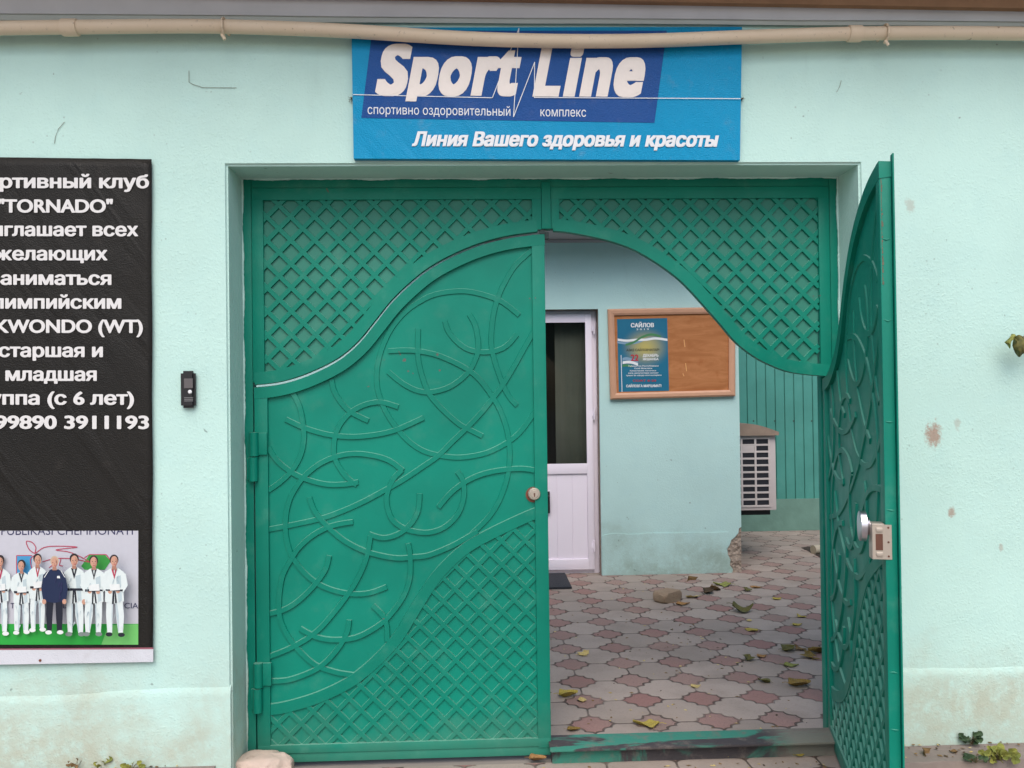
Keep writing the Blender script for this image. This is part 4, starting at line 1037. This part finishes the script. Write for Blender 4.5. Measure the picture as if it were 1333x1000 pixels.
for px in (981, 1008.5, 1033, 1056.5):
    mb = MB(); p = at(px, 548, FY); mb.cyl_y((p.x, p.z), .009, FY-.005, FY+.002, 10); mb.build('screw', m_screw, fn)

# --- air conditioner on the side of the courtyard building, coil side towards the street
AY = 4.0
ax1 = at(1010.5, 620, AY).x; az1 = at(985, 565, AY).z; az0 = at(985, 664.5, AY).z; ax0 = XC+.035
ac = empty('air_conditioner', ((ax0+ax1)/2, AY+.4, az0), 'white outdoor air conditioner unit with rusty rain cover behind the courtyard corner', 'air conditioner')
mb = MB(); mb.bbox(ax0, ax1, AY+.006, AY+.8, az0, az1, .006); mb.build('casing', m_ac, ac, True)
mb = MB(); gz0_, gz1_ = at(985, 659, AY).z, at(985, 570.5, AY).z; gxr = at(1001.5, 600, AY).x; gxl = ax0+.02
mb.box(gxl, gxr, AY+.0035, AY+.0065, gz0_, gz1_); mb.build('coil', m_ac_dark, ac)
mb = MB(); nrow = 10; colw = at(982.5, 600, AY).x; xm_ = (at(982, 600, AY).x+at(985, 600, AY).x)/2; cw = gxr-xm_
for i in range(nrow+1): z = gz0_+(gz1_-gz0_)*i/nrow; mb.bbox(gxl-.01, gxr+.012, AY-.003, AY+.005, z-.0085, z+.0085, .002)
x = gxr
while x > gxl-.01: mb.bbox(x-.0085, x+.0085, AY-.0036, AY+.0045, gz0_, gz1_, .002); x -= cw
z9 = gz0_+(gz1_-gz0_)*8.5/nrow; mb.bbox(xm_-cw+.01, xm_-.01, AY-.0015, AY+.0044, z9-.022, z9+.022, .001)
mb.build('grille', m_ac, ac, True)
mb = MB(); NN = 14; px0, px1 = ax0-.02, at(1013.5, 563, AY-.03).x
outer = []; inner = []
for i in range(NN+1):
    t = i/NN; x = px0+(px1-px0)*t; hgt = .012+.075*max(0, math.cos((t-.32)/.68*math.pi/2 if t > .32 else 0))
    outer.append((x, az1+.004+hgt)); inner.append((x, az1+.004))
poly_ = outer+[(px1, az1-.012), (px0, az1-.012)]
mb.prism(poly_, AY-.04, AY+.84); mb.build('rain_cover', m_ac_cover, ac)
for yb in (.08, .66):
    mb = MB(); mb.box(XC-.005, ax1-.03, AY+yb, AY+yb+.04, az0-.05, az0-.001); mb.build('bracket', m_black, ac)

# --- brick, mat, drain stub
c = atz(869, 782, -.02)
bm = bmesh.new(); bmesh.ops.create_cube(bm, size=1); bmesh.ops.subdivide_edges(bm, edges=bm.edges[:], cuts=5, use_grid_fill=True)
for v in bm.verts:
    p = v.co; d = 1-.10*(abs(p.x*2)**8*abs(p.z*2)**6+abs(p.x*2)**8*abs(p.y*2)**8); q = Vector((p.x*.2*d, p.y*.12*d, p.z*.072*d)); v.co = q+.006*Vector((mn.noise(q*30), mn.noise(q*30+Vector((5, 0, 0))), mn.noise(q*30+Vector((0, 7, 0)))))
mb = MB(); mb.bm(bm); ca, sa = math.cos(R(38)), math.sin(R(38)); mb.v = [(x*ca-y*sa+c.x, x*sa+y*ca+c.y, z-.02+.034) for x, y, z in mb.v]
tag(mb.build('brick', m_brick, None, True), 'broken grey brown brick lying on the courtyard paving', 'brick')
a, b = atz(744.5, 766, -.014), atz(731, 745.5, -.014)
mb = MB(); mb.bbox(a.x-.62, a.x, a.y, b.y-.06, -.019, -.002, .004); tag(mb.build('doormat', m_mat), 'dark rubber doormat on the paving in front of the white door', 'doormat')
c = atz(1066, 721, -.02)
dr_ = empty('drain_pipe', tuple(c), 'short pipe stub with cream rim beside a pit at the right edge of the yard', 'drain pipe')
mb = MB(); mb.tube([c+Vector((-.05, .0, .035)), c+Vector((.3, .1, .035))], .042, 16); mb.build('stub', simple('cream_plastic', (170, 160, 140), .6, .1, 12), dr_, True)
mb = MB(); mb.tube([c+Vector((-.01, -.1, .012)), c+Vector((.3, -.02, .012))], .03, 12); mb.build('green_rim', m_green_fence, dr_, True)
mb = MB(); poly_ = [atz(x, y, -.017) for x, y in ((1043, 713), (1052, 711.5), (1072, 712.5), (1085, 722), (1070, 727), (1056, 719))]; mb.prism_z([(p.x, p.y) for p in poly_], -.0198, -.0165)
mb.build('pit_edge', simple('wet_soil', (62, 52, 46), .95, .3, 30, .004), dr_)

# ================================================================== fallen leaves
def leaf_mesh(name, curl, fold, seed, lobes=0):
    random.seed(seed); NL, NW = 10, 6; vs = []; fs = []
    for i in range(NL+1):
        t = i/NL; wdt = .42*math.sin(math.pi*min(1, t*1.02)**.8)*(1-.25*t)+.01
        if lobes: wdt *= 1+.35*math.sin(t*math.pi*lobes*2+seed)
        for j in range(NW+1):
            s_ = j/NW*2-1; x = t-.5; y = s_*wdt
            z = fold*abs(s_)*wdt + curl*(x*x)*1.6 + .05*math.sin(7*t+5*s_+seed)+curl*.5*s_*s_*wdt*math.sin(3*t+seed)
            vs.append((x, y, z))
    zmin = min(v[2] for v in vs); vs = [(x, y, z-zmin) for x, y, z in vs]
    for i in range(NL):
        for j in range(NW): o = i*(NW+1)+j; fs.append((o, o+1, o+NW+2, o+NW+1))
    mb = MB(); mb.add(vs, fs); mb.tube([(-.48, 0, vs[NW//2][2]), (-.6, .03, vs[NW//2][2]+.04), (-.75, .08, vs[NW//2][2]+.02)], .012, 5)
    me = bpy.data.meshes.new(name); me.from_pydata(mb.v, [], mb.f); me.polygons.foreach_set('use_smooth', [True]*len(me.polygons)); me.update(); return me
LMESH = {}
def leaf_data(shape, colour):
    k = (shape, colour)
    if k not in LMESH:
        me = leaf_mesh('fallen_leaf', *{'flat': (.12, .12, 1), 'curl': (.7, .3, 2), 'fold': (.35, .75, 3), 'lobed': (.3, .25, 4, 2)}[shape]); me.materials.append(LM[colour]); LMESH[k] = me
    return LMESH[k]
GY = 'fallen leaves in the courtyard'; GO = 'fallen leaves outside the gate'
LEAVES = [
 (899, 755, 'curl', 'brown', .10, 20, 'upright curled brown leaf at the foot of the courtyard wall', GY, 70),
 (940, 762, 'lobed', 'green', .13, 160, 'large yellow green leaf near the broken wall corner', GY, 0),
 (922, 772, 'fold', 'dark', .12, 40, 'crumpled dark brown leaf behind and right of the brick', GY, 15),
 (929, 768, 'curl', 'brown', .10, 100, 'curled mid brown leaf touching the crumpled dark leaf', GY, 20),
 (901, 778, 'lobed', 'cream', .10, 200, 'pale tan leaf tucked against the right side of the brick', GY, 20),
 (889, 787, 'flat', 'orange', .10, 10, 'flat orange tan leaf just in front of the brick', GY, 0),
 (972, 769, 'fold', 'olive', .09, 70, 'dark olive folded leaf right of the yellow green leaf by the wall', GY, 10),
 (983, 765, 'flat', 'orange', .08, 140, 'tan leaf just behind the dark olive folded leaf', GY, 0),
 (1012, 780, 'flat', 'yellow', .08, 30, 'small yellow leaf on faded tiles in front of the air conditioner', GY, 0),
 (967, 796, 'curl', 'olive', .14, 0, 'long curled olive leaf in the middle of the courtyard', GY, 10),
 (1042, 803, 'lobed', 'yellow', .07, 110, 'bright yellow leaf near the open leaf, upper of a pair', GY, 10),
 (1038, 814, 'flat', 'yellow', .07, 20, 'small yellow leaf just below the bright yellow one', GY, 0),
 (975, 808, 'flat', 'cream', .05, 70, 'tiny cream leaf in front of the long curled olive leaf', GY, 0),
 (978, 821, 'flat', 'yellow', .08, 150, 'yellow leaf lying across a faded red tile', GY, 0),
 (760, 852, 'lobed', 'cream', .08, 40, 'cream leaf beside the edge of the closed gate leaf', GY, 10),
 (740, 907, 'fold', 'yellow', .10, 20, 'yellow folded leaf nearest the closed gate leaf', GY, 0),
 (757, 912, 'flat', 'cream', .06, 100, 'small cream leaf right of the yellow folded leaf', GY, 0),
 (841, 944, 'lobed', 'yellow', .115, 170, 'big yellow leaf just inside the threshold', GY, 8),
 (747, 951, 'fold', 'ochre', .06, 10, 'small ochre leaf at the left end of the threshold', GY, 0),
 (906, 894, 'flat', 'cream', .055, 20, 'tiny cream leaf in the centre of the near paving', GY, 0),
 (994, 888, 'fold', 'olive', .07, 130, 'olive leaf right of the tiny cream leaf in the near paving', GY, 10),
 (974, 859, 'fold', 'olive', .08, 60, 'dull green folded leaf between two red tiles', GY, 10),
 (992, 855, 'flat', 'orange', .06, 20, 'small orange leaf beside the dull green folded leaf', GY, 0),
 (1026, 847, 'fold', 'olive', .10, 30, 'broad olive leaf left of the ochre leaf cluster', GY, 10),
 (1040, 845, 'lobed', 'brown', .09, 100, 'brown leaf between the broad olive leaf and the ochre cluster', GY, 10),
 (1055, 855, 'lobed', 'ochre', .12, 80, 'large ochre leaf in the cluster beside the open gate leaf', GY, 14),
 (1064, 850, 'fold', 'ochre', .11, 190, 'folded ochre leaf half hidden by the open gate leaf', GY, 20),
 (1030, 867, 'flat', 'green', .08, 0, 'yellow green leaf just below the ochre cluster', GY, 0),
 (1041, 893, 'fold', 'ochre', .12, 10, 'long ochre leaf low beside the open gate leaf', GY, 0),
 (953, 981, 'lobed', 'yellow', .07, 60, 'yellow leaf below the middle of the threshold', GO, 20),
 (918, 980, 'fold', 'green', .08, 10, 'green tinged leaf left of the yellow leaf below the threshold', GO, 0),
 (893, 981, 'curl', 'brown', .08, 30, 'curled brown leaf below the threshold', GO, 0),
 (1040, 982, 'flat', 'yellow', .08, 10, 'yellow leaf below the right end of the threshold', GO, 0),
 (815, 979, 'fold', 'ochre', .06, 40, 'ochre leaf below the left half of the threshold', GO, 0),
 (700, 990, 'fold', 'orange', .07, 5, 'rusty orange leaf under the free corner of the closed leaf', GO, 0),
]
LEDGE = [(1203, 980, 'curl', 'brown', .055, 40, 'dry brown leaf standing on the ledge beside the open gate leaf', GO, 60),
 (1256, 983, 'fold', 'dark', .035, 70, 'small dark crumpled leaf in the middle of the right ledge', GO, 20),
 (1241, 980, 'fold', 'brown', .03, 150, 'thin brown leaf curl left of the dark crumpled leaf on the ledge', GO, 0),
 (1323, 962, 'flat', 'dark', .05, 0, 'flat dark leaf on the ledge at the far right by the wall', GO, 0)]
rnd = random.Random(21)
for (px, py, shp_, colr, size, rot, lab, grp, tilt) in LEAVES+LEDGE:
    z = .071 if (px, py, shp_, colr, size, rot, lab, grp, tilt) in LEDGE else (-.019 if grp == GY else GZ+.001)
    p = atz(px, py, z); o = bpy.data.objects.new('fallen_leaf', leaf_data(shp_, colr)); COL.objects.link(o)
    o.location = p; o.scale = (size, size*rnd.uniform(.85, 1.15), size*rnd.uniform(.8, 1.2)); o.rotation_euler = (R(tilt), R(-tilt*.2), R(rot)); tag(o, lab, 'leaf', grp)

# ================================================================== weeds and the dry sprig
def weed(px, py, z, size, nleaf, matk, lab, seed, spread=1.0, tall=1.0, off=0.0):
    rr = random.Random(seed); c = atz(px, py, z); c.y += off; mb = MB(); st = MB()
    for i in range(nleaf):
        a = rr.uniform(0, 2*math.pi); r_ = size*rr.uniform(.1, .9)*spread; h = size*rr.uniform(.25, 1.0)*tall
        b = c+Vector((r_*math.cos(a), r_*math.sin(a)*.6-.0, h)); st.tube([c, c.lerp(b, .6)+Vector((0, 0, h*.15)), b], .0009, 5)
        l = size*rr.uniform(.5, .85); d = Vector((math.cos(a), math.sin(a)*.6, rr.uniform(-.2, .6))).normalized(); sd_ = d.cross(Vector((rr.uniform(-.3, .3), -1, .4))).normalized()
        nrm = d.cross(sd_); pts = []
        for k in range(9):
            g = 2*math.pi*k/9; pts.append(b+d*(l*.5+l*.5*math.cos(g))+sd_*(l*.42*math.sin(g)*(1+.25*math.cos(3*g)))+nrm*(l*.12*math.cos(2*g)))
        mb.add(pts+[b+d*l*.5+nrm*l*.1], [(k, (k+1) % 9, 9) for k in range(9)])
    root = empty('weed', tuple(c), lab, 'plant', 'weeds at the foot of the wall')
    mb.build('foliage', LM[matk], root, fixn=False); st.build('stem', m_stem, root)
weed(1266, 969, .07, .036, 24, 'weed', 'dark green weed growing from the wall foot right of the open leaf', 1)
weed(1270, 993, .07, .028, 20, 'weed', 'dark green low weed at the front edge of the right ledge', 2, 1.2, .7)
weed(1300, 990, .07, .04, 40, 'weedy', 'yellow green spreading weed on the right ledge', 3, 1.4, .8)
weed(134, 999, .07, .034, 14, 'weedy', 'yellow green weed below the black banner', 4, 1.0, 1.0)
weed(172, 1002, .07, .028, 9, 'weedy', 'small yellow green weed right of the larger one below the banner', 5, 1.2, .7)
weed(100, 1002, .07, .03, 5, 'brown' if 'brown' in LM else 'weed', 'dry brown weed stalk below the left part of the banner', 6, 1.0, 1.3)
# dry curled leaves on a twig at the right edge
rr = random.Random(9); root = empty('vine_sprig', tuple(at(1330, 450, -.06)), 'withered green brown leaf sprig hanging at the right edge of the wall', 'plant')
st = MB(); st.tube([at(1480, 400, -.004), at(1420, 420, -.04), at(1360, 440, -.07), at(1332, 438, -.08), at(1322, 446, -.08)], [.003, .0025, .002, .0016, .001], 8); st.build('stem', m_stem, root)
def sprig_leaf(pts, cupx, matk):
    mb = MB(); c_ = (sum(p[0] for p in pts)/len(pts), sum(p[1] for p in pts)/len(pts)); pts = spline(pts+[pts[0]], 3)[:-1]; k = len(pts)
    mid = [((p[0]+c_[0])/2, (p[1]+c_[1])/2) for p in pts]
    V_ = [at(x, y, -.075+.012*math.sin(i*1.3)) for i, (x, y) in enumerate(pts)]+[at(x, y, -.085-cupx*.5) for x, y in mid]+[at(*c_, -.085-cupx)]
    mb.add(V_, [(i, (i+1) % k, k+(i+1) % k, k+i) for i in range(k)]+[(k+i, k+(i+1) % k, 2*k) for i in range(k)]); o = mb.build('foliage', LM[matk], root, True, fixn=False)
    m_ = o.modifiers.new('t', 'SOLIDIFY'); m_.thickness = .0008
sprig_leaf([(1307.5, 446), (1314, 440), (1317, 435), (1322, 436), (1321, 441), (1316, 445), (1315, 454), (1312, 450)], .0, 'green')
sprig_leaf([(1320, 440), (1326, 436), (1334, 440), (1342, 444), (1340, 456), (1331, 461), (1327, 465), (1322, 460), (1318, 450)], .015, 'olive')
sprig_leaf([(1345, 430), (1362, 428), (1372, 440), (1362, 455), (1350, 450)], .012, 'brown')

# crumbs of dry leaf and grit lying about (too many to count)
rr = random.Random(31); mb = MB()
def crumb(p, z):
    a = rr.uniform(0, 6.3); l = rr.uniform(.004, .013); w_ = l*rr.uniform(.3, .8); h = rr.uniform(.001, .005); c_, s_ = math.cos(a), math.sin(a)
    q = [(-l, 0), (0, -w_), (l*.9, w_*.2), (l*.2, w_)]
    mb.add([(p.x+x*c_-y*s_, p.y+x*s_+y*c_, z+rr.uniform(0, h)) for x, y in q]+[(p.x, p.y, z+h+.001)], [(0, 1, 4), (1, 2, 4), (2, 3, 4), (3, 0, 4)], rr.choice((0, 0, 1, 2)))
for _ in range(150): crumb(Vector((.3+1.15*rr.random(), .28+rr.random()**1.5*3.1, 0)), -.0195)
for _ in range(40): crumb(Vector((.9+.5*rr.random(), 1.0+rr.random()*2.3, 0)), -.0195)
for _ in range(70): crumb(Vector((-.8+2.4*rr.random(), .02+rr.random()*.1, 0)), GZ+.0005)
for _ in range(60): crumb(Vector((1.52+.8*rr.random(), -.13+rr.random()*.12, 0)), .0705)
for _ in range(24): crumb(Vector((-1.75+.7*rr.random(), -.024+rr.random()*.02, 0)), .0705)
tag(mb.build('leaf_litter', [LM['brown'], LM['cream'], LM['dark']], None, fixn=False), 'scattered crumbs of dry leaf and grit on the paving and ledges', 'leaf litter', kind='stuff')
